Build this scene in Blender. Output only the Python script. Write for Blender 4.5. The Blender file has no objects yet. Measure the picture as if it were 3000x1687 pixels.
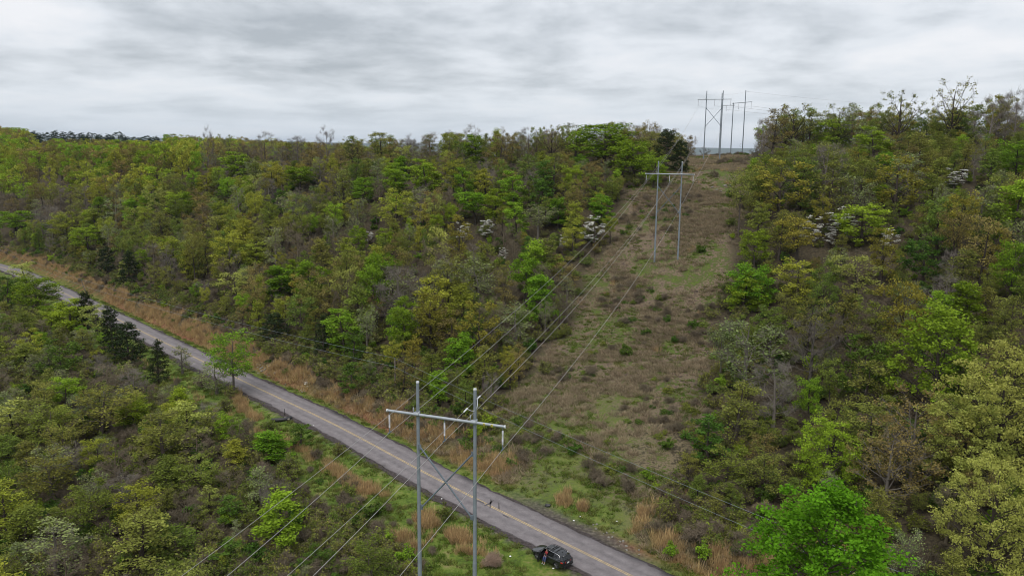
import bpy, bmesh, math, random
import numpy as np
from mathutils import Vector, Matrix

SC = bpy.context.scene
COL = SC.collection
R = math.radians
rng = np.random.default_rng(11)
random.seed(5)

# ------------------------------------------------------------------ camera, sky, sun, exposure
CAM_H = 46.0
FPX, CX, CY = 2300.0, 1500.0, 843.5          # focal length and centre, in photo pixels (3000 wide)
PITCH = math.atan(406 / FPX)
ROLL = R(0.55)
cam_data = bpy.data.cameras.new('camera')
cam_data.sensor_width = 36.0
cam_data.lens = FPX / 3000 * 36.0
cam_data.clip_start, cam_data.clip_end = 0.5, 40000
cam = bpy.data.objects.new('camera', cam_data)
COL.objects.link(cam)
cam.matrix_world = (Matrix.Translation((0, 0, CAM_H)) @ Matrix.Rotation(math.pi / 2 - PITCH, 4, 'X')
                    @ Matrix.Rotation(ROLL, 4, 'Z'))
SC.camera = cam

SUN_EL, SUN_AZ = 62.0, 200.0                  # high soft sun behind the overcast, behind the camera
world = bpy.data.worlds.new('World')
SC.world = world
world.use_nodes = True


def N(nt, typ, loc=(0, 0), **kw):
    n = nt.nodes.new(typ)
    n.location = loc
    for k, v in kw.items():
        if k.startswith('i_'):
            key = k[2:]
            n.inputs[int(key) if key.isdigit() else key.replace('_', ' ')].default_value = v
        else:
            setattr(n, k, v)
    return n


def ramp(nt, stops, interp='LINEAR'):
    n = nt.nodes.new('ShaderNodeValToRGB')
    n.color_ramp.interpolation = interp
    e = n.color_ramp.elements
    while len(e) > 1:
        e.remove(e[-1])
    e[0].position = stops[0][0]
    e[0].color = (*stops[0][1], 1)
    for p, c in stops[1:]:
        k = e.new(p)
        k.color = (*c, 1)
    return n


def build_world():
    nt = world.node_tree
    nt.nodes.clear()
    L = nt.links.new
    out = N(nt, 'ShaderNodeOutputWorld')
    bg = N(nt, 'ShaderNodeBackground', i_Strength=0.1)
    sky = N(nt, 'ShaderNodeTexSky', sky_type='NISHITA', sun_disc=False, sun_elevation=R(SUN_EL), sun_rotation=R(SUN_AZ),
            altitude=200.0, air_density=1.0, dust_density=2.0, ozone_density=1.0)
    tc = N(nt, 'ShaderNodeTexCoord')
    nrm = N(nt, 'ShaderNodeVectorMath', operation='NORMALIZE')
    L(tc.outputs['Generated'], nrm.inputs[0])
    sep = N(nt, 'ShaderNodeSeparateXYZ')
    L(nrm.outputs[0], sep.inputs[0])
    zc = N(nt, 'ShaderNodeMath', operation='MAXIMUM')
    L(sep.outputs['Z'], zc.inputs[0])
    zc.inputs[1].default_value = 0.0
    za = N(nt, 'ShaderNodeMath', operation='ADD')
    L(zc.outputs[0], za.inputs[0])
    za.inputs[1].default_value = 0.055
    lg = N(nt, 'ShaderNodeMath', operation='LOGARITHM')          # layers thin out towards the horizon
    L(za.outputs[0], lg.inputs[0])
    lg.inputs[1].default_value = math.e
    lk = N(nt, 'ShaderNodeMath', operation='MULTIPLY')
    L(lg.outputs[0], lk.inputs[0])
    lk.inputs[1].default_value = 0.62
    mp = N(nt, 'ShaderNodeCombineXYZ')
    L(sep.outputs['X'], mp.inputs['X'])
    L(sep.outputs['Y'], mp.inputs['Y'])
    L(lk.outputs[0], mp.inputs['Z'])
    n1 = N(nt, 'ShaderNodeTexNoise', i_Scale=2.3, i_Detail=2.0, i_Roughness=0.5, i_Distortion=0.2)
    n2 = N(nt, 'ShaderNodeTexNoise', i_Scale=6.5, i_Detail=8.0, i_Roughness=0.55, i_Distortion=0.15)
    L(mp.outputs[0], n1.inputs['Vector'])
    L(mp.outputs[0], n2.inputs['Vector'])
    mx = N(nt, 'ShaderNodeMix', data_type='FLOAT')
    mx.inputs[0].default_value = 0.6
    L(n1.outputs['Fac'], mx.inputs[2])
    L(n2.outputs['Fac'], mx.inputs[3])
    cr = ramp(nt, [(0.36, (3.35, 3.62, 3.92)), (0.445, (4.6, 4.87, 5.2)), (0.52, (5.75, 6.0, 6.35)), (0.62, (6.6, 6.65, 6.85))])
    L(mx.outputs[0], cr.inputs[0])
    # towards the horizon the layers run together into a pale blue grey
    hz_ = N(nt, 'ShaderNodeMapRange', interpolation_type='SMOOTHSTEP')
    hz_.inputs['From Min'].default_value = 0.0
    hz_.inputs['From Max'].default_value = 0.10
    hz_.inputs['To Min'].default_value = 0.55
    hz_.inputs['To Max'].default_value = 0.0
    L(zc.outputs[0], hz_.inputs['Value'])
    m2 = N(nt, 'ShaderNodeMix', data_type='RGBA')
    L(hz_.outputs[0], m2.inputs[0])
    L(cr.outputs[0], m2.inputs[6])
    m2.inputs[7].default_value = (4.75, 5.35, 6.0, 1)
    m3 = N(nt, 'ShaderNodeMix', data_type='RGBA')
    m3.inputs[0].default_value = 0.93
    L(sky.outputs[0], m3.inputs[6])
    L(m2.outputs[2], m3.inputs[7])
    L(m3.outputs[2], bg.inputs['Color'])
    L(bg.outputs[0], out.inputs['Surface'])


build_world()
sun_d = bpy.data.lights.new('sun', 'SUN')
sun_d.energy = 1.5
sun_d.angle = R(55)
sun_d.color = (1.0, 0.96, 0.9)
sun = bpy.data.objects.new('sun', sun_d)
COL.objects.link(sun)
sun.rotation_euler = (R(90 - SUN_EL), 0, R(180 - SUN_AZ))
SC.view_settings.view_transform = 'Standard'
SC.view_settings.look = 'None'
SC.view_settings.exposure = 0.5
SC.view_settings.gamma = 1.0
SC.view_settings.use_curve_mapping = False
SC.render.engine = 'CYCLES'
SC.cycles.max_bounces = 6
SC.cycles.diffuse_bounces = 3
SC.cycles.glossy_bounces = 2
SC.cycles.transmission_bounces = 3
SC.cycles.volume_bounces = 0
SC.cycles.use_denoising = True
SC.cycles.denoising_prefilter = 'ACCURATE'
SC.cycles.pixel_filter_type = 'BLACKMAN_HARRIS'
SC.cycles.filter_width = 1.0


# ------------------------------------------------------------------ projection (photo pixel <-> world ray)
def ray(px, py):
    a, b = (px - CX) / FPX, -(py - CY) / FPX
    c, s = math.cos(ROLL), math.sin(ROLL)
    u, v = a * c + b * s, -a * s + b * c
    cp, sp = math.cos(PITCH), math.sin(PITCH)
    return np.array([u, cp + v * sp, -sp + v * cp])


def ground0(px, py, z=0.0):
    d = ray(px, py)
    return d * ((z - CAM_H) / d[2]) + np.array([0, 0, CAM_H])


def at_depth(px, py, D):
    return ray(px, py) * D + np.array([0, 0, CAM_H])


def project(P):
    P = np.asarray(P, float).reshape(-1, 3) - np.array([0, 0, CAM_H])
    cp, sp = math.cos(PITCH), math.sin(PITCH)
    u = P[:, 0]
    dep = P[:, 1] * cp - P[:, 2] * sp
    v = P[:, 1] * sp + P[:, 2] * cp
    c, s = math.cos(ROLL), math.sin(ROLL)
    d = np.where(np.abs(dep) < 1e-3, 1e-3, dep)
    return np.stack([CX + FPX * (u * c - v * s) / d, CY - FPX * (u * s + v * c) / d, dep], 1)


def sstep(a, b, x):
    t = np.clip((x - a) / (b - a), 0, 1)
    return t * t * (3 - 2 * t)


# ------------------------------------------------------------------ generic object helpers
def tag(o, label=None, cat=None, group=None, kind=None):
    if label:
        o['label'] = label
    if cat:
        o['category'] = cat
    if group:
        o['group'] = group
    if kind:
        o['kind'] = kind
    return o


def link(name, me, parent=None):
    o = bpy.data.objects.new(name, me)
    COL.objects.link(o)
    if parent is not None:
        o.parent = parent
    return o


def empty(name, loc=(0, 0, 0), rz=0.0, label=None, cat=None, group=None):
    o = bpy.data.objects.new(name, None)
    COL.objects.link(o)
    o.location = loc
    o.rotation_euler = (0, 0, rz)
    o.empty_display_size = 0.3
    return tag(o, label, cat, group)


def np_mesh(name, V, F, mats, smooth=False, midx=None, tint=None):
    V = np.asarray(V, np.float32)
    F = np.asarray(F, np.int32)
    k = F.shape[1]
    me = bpy.data.meshes.new(name)
    me.vertices.add(len(V))
    me.vertices.foreach_set('co', V.ravel())
    me.loops.add(F.size)
    me.loops.foreach_set('vertex_index', F.ravel())
    me.polygons.add(len(F))
    me.polygons.foreach_set('loop_start', np.arange(0, F.size, k, dtype=np.int32))
    for m in (mats if isinstance(mats, (list, tuple)) else [mats]):
        me.materials.append(m)
    if midx is not None:
        me.polygons.foreach_set('material_index', np.asarray(midx, np.int32))
    if smooth:
        me.polygons.foreach_set('use_smooth', np.ones(len(F), bool))
    if tint is not None:
        at = me.attributes.new('tint', 'FLOAT', 'FACE')
        at.data.foreach_set('value', np.asarray(tint, np.float32))
    me.update(calc_edges=True)
    me.validate()
    return me


def tube(path, rad, n=6, cap=True):
    """quads of a tapered tube along a path"""
    P = np.asarray(path, float)
    k = len(P)
    rad = np.broadcast_to(np.asarray(rad, float), (k,))
    T = np.gradient(P, axis=0)
    T /= np.linalg.norm(T, axis=1)[:, None] + 1e-9
    ref = np.array([1.0, 0, 0]) if abs(T[0][0]) < 0.8 else np.array([0, 1.0, 0])
    U = np.cross(T, ref)
    U /= np.linalg.norm(U, axis=1)[:, None] + 1e-9
    W = np.cross(T, U)
    a = np.arange(n) * 2 * math.pi / n
    V = P[:, None] + rad[:, None, None] * (np.cos(a)[None, :, None] * U[:, None] + np.sin(a)[None, :, None] * W[:, None])
    i = np.arange(k - 1)[:, None] * n
    j = np.arange(n)[None]
    j2 = (j + 1) % n
    F = np.stack([i + j, i + j2, i + n + j2, i + n + j], -1).reshape(-1, 4)
    V = V.reshape(-1, 3)
    if cap:
        b = len(V)
        V = np.vstack([V, P[:1], P[-1:]])
        js = np.arange(0, n - 1, 2) if n % 2 == 0 else np.arange(0, n - 1)
        if n % 2 == 0:
            c0 = [[b, (q + 2) % n, q + 1, q] for q in range(0, n, 2)]
            o = (k - 1) * n
            c1 = [[b + 1, o + q, o + q + 1, o + (q + 2) % n] for q in range(0, n, 2)]
            F = np.vstack([F, c0, c1])
    return V, F


def merge(parts):
    Vs, Fs, o = [], [], 0
    for V, F in parts:
        Vs.append(V)
        Fs.append(np.asarray(F) + o)
        o += len(V)
    return np.vstack(Vs), np.vstack(Fs)


def boxq(cx, cy, cz, sx, sy, sz):
    x, y, z = sx / 2, sy / 2, sz / 2
    V = np.array([[-x, -y, -z], [x, -y, -z], [x, y, -z], [-x, y, -z], [-x, -y, z], [x, -y, z], [x, y, z], [-x, y, z]]) + [cx, cy, cz]
    F = np.array([[0, 3, 2, 1], [4, 5, 6, 7], [0, 1, 5, 4], [1, 2, 6, 5], [2, 3, 7, 6], [3, 0, 4, 7]])
    return V, F


# ------------------------------------------------------------------ materials
def mat_base(name):
    m = bpy.data.materials.new(name)
    m.use_nodes = True
    nt = m.node_tree
    nt.nodes.clear()
    out = N(nt, 'ShaderNodeOutputMaterial')
    return m, nt, out


def simple(name, col, rough=0.6, metal=0.0, coat=0.0, noise=0.12, scale=6.0, spec=0.5):
    m, nt, out = mat_base(name)
    L = nt.links.new
    b = N(nt, 'ShaderNodeBsdfPrincipled', i_Roughness=rough, i_Metallic=metal)
    b.inputs['Specular IOR Level'].default_value = spec
    b.inputs['Coat Weight'].default_value = coat
    tc = N(nt, 'ShaderNodeTexCoord')
    nz = N(nt, 'ShaderNodeTexNoise', i_Scale=scale, i_Detail=4.0)
    L(tc.outputs['Object'], nz.inputs['Vector'])
    c = np.array(col)
    cr = ramp(nt, [(0.3, tuple(c * (1 - noise))), (0.7, tuple(np.minimum(c * (1 + noise), 1)))])
    L(nz.outputs['Fac'], cr.inputs[0])
    L(cr.outputs[0], b.inputs['Base Color'])
    L(b.outputs[0], out.inputs['Surface'])
    return m


def leaf_mat(name, col, hue=0.02, val=0.25, transl=0.3, sat=1.0):
    """foliage: base colour, a per-leaf 'tint' and a per-tree random shift"""
    m, nt, out = mat_base(name)
    L = nt.links.new
    oi = N(nt, 'ShaderNodeObjectInfo')
    at = N(nt, 'ShaderNodeAttribute', attribute_name='tint')
    hsv = N(nt, 'ShaderNodeHueSaturation')
    hsv.inputs['Color'].default_value = (*col, 1)
    hsv.inputs['Saturation'].default_value = sat
    mh = N(nt, 'ShaderNodeMapRange')
    mh.inputs['To Min'].default_value = 0.5 - hue
    mh.inputs['To Max'].default_value = 0.5 + hue
    L(oi.outputs['Random'], mh.inputs['Value'])
    L(mh.outputs[0], hsv.inputs['Hue'])
    mr = N(nt, 'ShaderNodeMath', operation='MULTIPLY')           # decorrelate value from hue
    L(oi.outputs['Random'], mr.inputs[0])
    mr.inputs[1].default_value = 17.31
    fr = N(nt, 'ShaderNodeMath', operation='FRACT')
    L(mr.outputs[0], fr.inputs[0])
    mv = N(nt, 'ShaderNodeMapRange')
    mv.inputs['To Min'].default_value = 1 - val
    mv.inputs['To Max'].default_value = 1 + val
    L(fr.outputs[0], mv.inputs['Value'])
    mm = N(nt, 'ShaderNodeMath', operation='MULTIPLY')
    L(mv.outputs[0], mm.inputs[0])
    L(at.outputs['Fac'], mm.inputs[1])
    L(mm.outputs[0], hsv.inputs['Value'])
    d = N(nt, 'ShaderNodeBsdfDiffuse')
    t = N(nt, 'ShaderNodeBsdfTranslucent')
    L(hsv.outputs[0], d.inputs['Color'])
    L(hsv.outputs[0], t.inputs['Color'])
    mx = N(nt, 'ShaderNodeMixShader', i_0=transl)
    L(d.outputs[0], mx.inputs[1])
    L(t.outputs[0], mx.inputs[2])
    L(mx.outputs[0], out.inputs['Surface'])
    return m


LEAF = {
    'bright': leaf_mat('leaf_bright', (0.175, 0.30, 0.024), 0.018, 0.2),
    'maple': leaf_mat('leaf_maple', (0.12, 0.285, 0.016), 0.0, 0.0),
    'lime': leaf_mat('leaf_lime', (0.245, 0.36, 0.032), 0.018, 0.2),
    'yellow': leaf_mat('leaf_yellow', (0.32, 0.35, 0.048), 0.015, 0.2),
    'gold': leaf_mat('leaf_gold', (0.29, 0.265, 0.045), 0.012, 0.2),
    'rust': leaf_mat('leaf_rust', (0.27, 0.22, 0.075), 0.012, 0.22),
    'pale': leaf_mat('leaf_pale', (0.37, 0.40, 0.095), 0.012, 0.15),
    'dull': leaf_mat('leaf_dull', (0.18, 0.23, 0.042), 0.02, 0.25),
    'olive': leaf_mat('leaf_olive', (0.235, 0.25, 0.055), 0.015, 0.25),
    'sage': leaf_mat('leaf_sage', (0.24, 0.285, 0.105), 0.015, 0.2),
    'deep': leaf_mat('leaf_deep', (0.09, 0.16, 0.026), 0.015, 0.2),
    'cedar': leaf_mat('leaf_cedar', (0.034, 0.050, 0.018), 0.015, 0.2, 0.1),
    'pine': leaf_mat('leaf_pine', (0.032, 0.052, 0.026), 0.01, 0.2, 0.1),
    'white': leaf_mat('blossom_white', (0.74, 0.74, 0.68), 0.0, 0.05, 0.25),
    'twig': leaf_mat('twig_grey', (0.21, 0.185, 0.16), 0.006, 0.2, 0.0),
    'twig_brown': leaf_mat('twig_brown', (0.158, 0.13, 0.092), 0.008, 0.25, 0.0),
    'dead': leaf_mat('dead_bush', (0.38, 0.28, 0.21), 0.006, 0.1, 0.15),
    'sedge': leaf_mat('broomsedge', (0.47, 0.335, 0.17), 0.014, 0.3, 0.25),
    'straw': leaf_mat('straw', (0.31, 0.25, 0.165), 0.01, 0.25, 0.25),
    'grass': leaf_mat('grass_green', (0.125, 0.18, 0.03), 0.02, 0.25, 0.25),
    'grass_olive': leaf_mat('grass_olive', (0.17, 0.18, 0.055), 0.02, 0.25, 0.25),
}
BARK = leaf_mat('bark', (0.075, 0.062, 0.052), 0.006, 0.4, 0.0)
BARK_PALE = leaf_mat('bark_pale', (0.17, 0.15, 0.13), 0.005, 0.3, 0.0)

# ------------------------------------------------------------------ road axis and power-line axis
road_px = [(8, 812), (167, 875), (446, 1005), (738, 1141), (994, 1255), (1210, 1368), (1388, 1455), (1505, 1509), (1691, 1600), (1854, 1674)]
rp = [ground0(*p)[:2] for p in road_px]
rp = [np.array([-440., 400.]), np.array([-330., 366.]), np.array([-255., 335.])] + rp + [rp[-1] + (rp[-1] - rp[-3]) / np.linalg.norm(rp[-1] - rp[-3]) * d for d in (20, 45, 80, 130)]
rp = np.array(rp)


def resample(P, step):
    """Catmull-Rom through P, resampled at a fixed step"""
    Q = np.vstack([2 * P[0] - P[1], P, 2 * P[-1] - P[-2]])
    out = []
    for i in range(1, len(Q) - 2):
        t = np.linspace(0, 1, 24, endpoint=False)[:, None]
        a, b, c, d = Q[i - 1], Q[i], Q[i + 1], Q[i + 2]
        out.append(0.5 * (2 * b + (c - a) * t + (2 * a - 5 * b + 4 * c - d) * t ** 2 + (3 * b - a - 3 * c + d) * t ** 3))
    out = np.vstack(out + [Q[-2][None]])
    s = np.r_[0, np.cumsum(np.linalg.norm(np.diff(out, axis=0), axis=1))]
    q = np.arange(0, s[-1], step)
    return np.stack([np.interp(q, s, out[:, k]) for k in range(out.shape[1])], 1)


RS = resample(rp, 6.0)
for _ in range(4):
    RS[1:-1] = (RS[:-2] + 2 * RS[1:-1] + RS[2:]) / 4
RF = resample(RS, 1.0)                                      # fine road axis
RT = np.gradient(RF, axis=0)
RT /= np.linalg.norm(RT, axis=1)[:, None]
RN = np.stack([-RT[:, 1], RT[:, 0]], 1)                     # points to the uphill (far) side
if (RN[len(RN) // 2] @ np.array([0.7, 0.7])) < 0:
    RN = -RN


def road_sd(X, Y):
    """signed distance from the road axis (+ = uphill side) and arc index"""
    X, Y = np.ravel(X), np.ravel(Y)
    S, T_, Nn = RF[::3], RT[::3], RN[::3]
    out = np.empty(len(X))
    idx = np.empty(len(X), int)
    for a in range(0, len(X), 20000):
        x, y = X[a:a + 20000], Y[a:a + 20000]
        d2 = (x[:, None] - S[None, :, 0]) ** 2 + (y[:, None] - S[None, :, 1]) ** 2
        k = d2.argmin(1)
        dx, dy = x - S[k, 0], y - S[k, 1]
        perp = dx * Nn[k, 0] + dy * Nn[k, 1]
        along = dx * T_[k, 0] + dy * T_[k, 1]
        far = np.abs(along) > 4
        out[a:a + 20000] = np.where(far, np.sign(perp) * np.sqrt(d2[np.arange(len(x)), k]), perp)
        idx[a:a + 20000] = k * 3
    return out, idx


LA = np.array([0.937, -0.35])                               # along a crossarm
LN = np.array([0.35, 0.937])                                # along the line, uphill
T1 = np.array([-5.56, 64.5])
T2 = at_depth(1956, 501.5, 180)[:2]
T3 = at_depth(2083, 280.5, 265)[:2]
T4 = np.array([84.74, 310.8])
T0 = T1 - LN * 130 + LA * -4
AXIS = np.array([T0, T1, T2, T3, T3 + (T3 - T2) / np.linalg.norm(T3 - T2) * 120])


def line_off(X, Y):
    """signed lateral distance from the power-line axis (+ = right) and distance along it past T1"""
    X, Y = np.ravel(X), np.ravel(Y)
    best = np.full(len(X), 1e9)
    sg = np.zeros(len(X))
    al = np.zeros(len(X))
    acc = -np.linalg.norm(T1 - T0)
    for i in range(len(AXIS) - 1):
        a, b = AXIS[i], AXIS[i + 1]
        l = np.linalg.norm(b - a)
        t = (b - a) / l
        s = (X - a[0]) * t[0] + (Y - a[1]) * t[1]
        sc_ = np.clip(s, 0 if i else -1e9, l if i < len(AXIS) - 2 else 1e9)
        d = np.hypot(X - a[0] - t[0] * sc_, Y - a[1] - t[1] * sc_)
        side = (X - a[0]) * t[1] - (Y - a[1]) * t[0]
        m = d < best
        best[m] = d[m]
        sg[m] = np.sign(side[m])
        al[m] = acc + sc_[m]
        acc += l
    return best * sg, al


# ------------------------------------------------------------------ terrain height: thin-plate spline through known points
ctl = []
for p in RF[::14]:
    ctl.append((p[0], p[1], 0.0))
for k in range(0, len(RF), 22):                              # ground on both sides of the road
    p, n = RF[k], RN[k]
    ctl.append((*(p - n * 14), -0.8))
    ctl.append((*(p - n * 60), -3.5))
for px, py, D in [(1918, 797, 180), (1983, 772, 180), (2057, 462, 265), (2102, 460, 265), (2138, 436, 300), (2200, 438, 296)]:
    ctl.append(tuple(at_depth(px, py, D)))


def add(px, D, z):
    q = at_depth(px, 843, D)
    ctl.append((q[0], q[1], z))


for px, D, z in [(1960, 262, 42.5), (1750, 255, 42), (1600, 262, 41), (1300, 285, 38.5), (1000, 310, 37), (700, 345, 36), (500, 380, 35.5),
                 (300, 430, 35.5), (100, 510, 40), (-150, 590, 46), (-400, 640, 50),
                 (1750, 330, 36), (1300, 370, 31), (1000, 400, 28), (600, 470, 26), (400, 560, 27),
                 (2350, 262, 44.5), (2550, 258, 46), (2800, 250, 47), (3000, 246, 48), (3300, 240, 49),
                 (2300, 330, 41), (2800, 320, 40), (3200, 320, 38), (2140, 345, 41), (2140, 400, 30),
                 (450, 700, 42), (250, 720, 45), (0, 760, 51), (-300, 800, 55), (750, 720, 36), (1100, 640, 24), (1900, 520, 16), (2600, 480, 16),
                 (2500, 140, 13), (2900, 135, 17), (3300, 120, 18), (2500, 195, 31), (2900, 190, 35), (3300, 180, 38)]:
    add(px, D, z)
for x, y, z in [(0, 0, -3), (-60, 30, -3), (60, 0, -2), (-120, 60, -4), (-200, 150, -4), (-320, 260, -3), (-60, -60, -4), (80, -60, -2), (-250, 0, -4),
                (120, 40, 17), (150, -20, 14), (190, 80, 36), (250, 160, 45), (300, 250, 38)]:
    ctl.append((x, y, z))
ctl = np.array(ctl)
PSC = 100.0


def tps_fit(C, lam=0.02):
    P = C[:, :2] / PSC
    n = len(P)
    d2 = ((P[:, None] - P[None]) ** 2).sum(-1)
    K = 0.5 * d2 * np.log(d2 + 1e-9) + lam * np.eye(n) * 0.1
    A = np.zeros((n + 3, n + 3))
    A[:n, :n] = K
    A[:n, n] = 1
    A[:n, n + 1:] = P
    A[n, :n] = 1
    A[n + 1:, :n] = P.T
    b = np.zeros(n + 3)
    b[:n] = C[:, 2]
    return P, np.linalg.solve(A, b)


TPS = tps_fit(ctl)


def vnoise(x, y, s, seed=0):
    """smooth value noise, vectorised"""
    x, y = x / s + seed * 17.3, y / s - seed * 9.1
    xi, yi = np.floor(x), np.floor(y)
    fx, fy = x - xi, y - yi
    fx, fy = fx * fx * (3 - 2 * fx), fy * fy * (3 - 2 * fy)

    def h(a, b):
        v = np.sin(a * 127.1 + b * 311.7 + seed * 3.7) * 43758.5453
        return v - np.floor(v)
    return (h(xi, yi) * (1 - fx) + h(xi + 1, yi) * fx) * (1 - fy) + (h(xi, yi + 1) * (1 - fx) + h(xi + 1, yi + 1) * fx) * fy


def hz(X, Y):
    X, Y = np.ravel(np.asarray(X, float)), np.ravel(np.asarray(Y, float))
    P, w = TPS
    n = len(P)
    z = np.empty(len(X))
    for a in range(0, len(X), 20000):
        x, y = X[a:a + 20000] / PSC, Y[a:a + 20000] / PSC
        d2 = (x[:, None] - P[None, :, 0]) ** 2 + (y[:, None] - P[None, :, 1]) ** 2
        z[a:a + 20000] = (0.5 * d2 * np.log(d2 + 1e-9)) @ w[:n] + w[n] + w[n + 1] * x + w[n + 2] * y
    r = np.hypot(X + 60, Y - 260)
    k = sstep(520, 1100, r)
    z = np.clip(z, -12, 75) * (1 - k) + (-6 + 10 * vnoise(X, Y, 600, 5)) * k
    s, _ = road_sd(X, Y)
    _, al = line_off(X, Y)
    lo, _ = line_off(X, Y)
    away = sstep(7, 20, np.abs(s))
    z = z + away * ((vnoise(X, Y, 9, 1) - .5) * 1.0 + (vnoise(X, Y, 23, 2) - .5) * 1.8)
    flat = 1 - sstep(4.2, 11, np.abs(s))
    z = z * (1 - flat) + (-0.10) * flat
    clear = sstep(14, 24, np.abs(lo - 3))                    # no ditch where the track leaves the road
    z -= 0.75 * clear * np.exp(-((s - 6.2) / 1.2) ** 2) * (s > 0)
    z += 0.9 * clear * np.exp(-((s - 10.5) / 2.2) ** 2) * (s > 0)
    z -= 0.35 * np.exp(-((s + 7.0) / 2.0) ** 2)
    return z


def h1(x, y):
    return float(hz([x], [y])[0])


def hit(px, py, h=0.0, tmin=20.0, tmax=900.0):
    """first point along the ray of a photo pixel that is h above the ground"""
    d = ray(px, py)
    t = np.concatenate([np.arange(tmin, 400, 1.0), np.arange(400, tmax, 2.5)])
    Q = d[None] * t[:, None] + np.array([0, 0, CAM_H])
    g = Q[:, 2] - hz(Q[:, 0], Q[:, 1]) - h
    k = np.nonzero(g <= 0)[0]
    if len(k):
        k = k[0]
        return Q[k], t[k], h
    near = t < 330
    k = np.argmin(np.where(near, g, 1e9))                    # a little short: let the tree be taller
    return Q[k], t[k], h + g[k]


# ------------------------------------------------------------------ ground sheet
def axis_coords(lo, hi, fine_lo, fine_hi, step, mid_lo, mid_hi, mstep):
    a = list(np.arange(fine_lo, fine_hi, step))
    v = fine_hi
    st = step
    while v < hi:
        a.append(v)
        st = mstep if v < mid_hi else st * 1.25
        v += st
    a.append(hi)
    v = fine_lo
    st = step
    b = []
    while v > lo:
        st = mstep if v > mid_lo else st * 1.25
        v -= st
        b.append(max(v, lo))
    return np.array(sorted(set(b + a)))


GX = axis_coords(-16000, 16000, -135, 62, 0.9, -420, 260, 3.2)
GY = axis_coords(-6000, 16000, 58, 235, 0.9, -40, 420, 3.0)
XX, YY = np.meshgrid(GX, GY)
ZZ = hz(XX, YY)
nx, ny = len(GX), len(GY)
ii = (np.arange(ny - 1)[:, None] * nx + np.arange(nx - 1)[None]).ravel()
GF = np.stack([ii, ii + 1, ii + nx + 1, ii + nx], 1)

S_ALL, _ = road_sd(XX, YY)
L_ALL, AL_ALL = line_off(XX, YY)


def row_mask(lo, al, x, y):
    """1 inside the cleared power-line corridor"""
    wob = (vnoise(x, y, 11, 7) - .5) * 6
    right = 15.0 + wob
    left = np.where(al < 30, 20, np.where(al > 190, 11.0, 15.5)) + wob
    m = np.where(lo > 0, 1 - sstep(right - 2, right + 2, lo), 1 - sstep(left - 2, left + 2, -lo))
    return m


ROWM = row_mask(L_ALL, AL_ALL, XX.ravel(), YY.ravel())
xr, yr = XX.ravel(), YY.ravel()
wig = (vnoise(xr, yr, 3.1, 3) - .5) * 2.4
VERGE = (1 - sstep(5.0, 9.0, S_ALL + wig)) * sstep(-21, -14, S_ALL + wig * 1.5)
PULL = np.exp(-((L_ALL - 3 + wig) / 9.0) ** 2) * (1 - sstep(9, 16, S_ALL + wig)) * (S_ALL > 0)
VERGE = np.maximum(VERGE, PULL)
NEARROW = (S_ALL < 0) * np.where(L_ALL > 0, 1 - sstep(9, 15, L_ALL + wig), (1 - sstep(28, 38, -L_ALL + wig)) * (.55 + .45 * (1 - sstep(9, 15, -L_ALL + wig))))
LOWG = (S_ALL > 8) * (1 - sstep(22, 46, S_ALL + wig * 4)) * ROWM * .5 * (1 - .75 * sstep(2, 10, L_ALL))
VERGE = np.maximum(np.maximum(VERGE, NEARROW), LOWG)
notpull = sstep(8, 15, np.abs(L_ALL - 3))
DIRT = np.exp(-((S_ALL - 6.6 + wig * .35) / 1.25) ** 2) * (S_ALL > 0) * notpull * (0.45 + 0.9 * vnoise(xr, yr, 12, 9))
DIRT = np.clip(DIRT + 0.9 * 1.2 * np.exp(-((S_ALL - 5.0) / 0.9) ** 2) * np.exp(-((L_ALL - 11) / 4.0) ** 2), 0, 1)
BARE = np.clip((1 - sstep(.2, .8, np.abs(S_ALL + 3.75 + wig * .35))) * 1.0 + np.exp(-((L_ALL - 4) / 11) ** 4) * (1 - sstep(4.6, 6.2, S_ALL + wig * .5)) * (S_ALL > 0) * .95, 0, 1)


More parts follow.
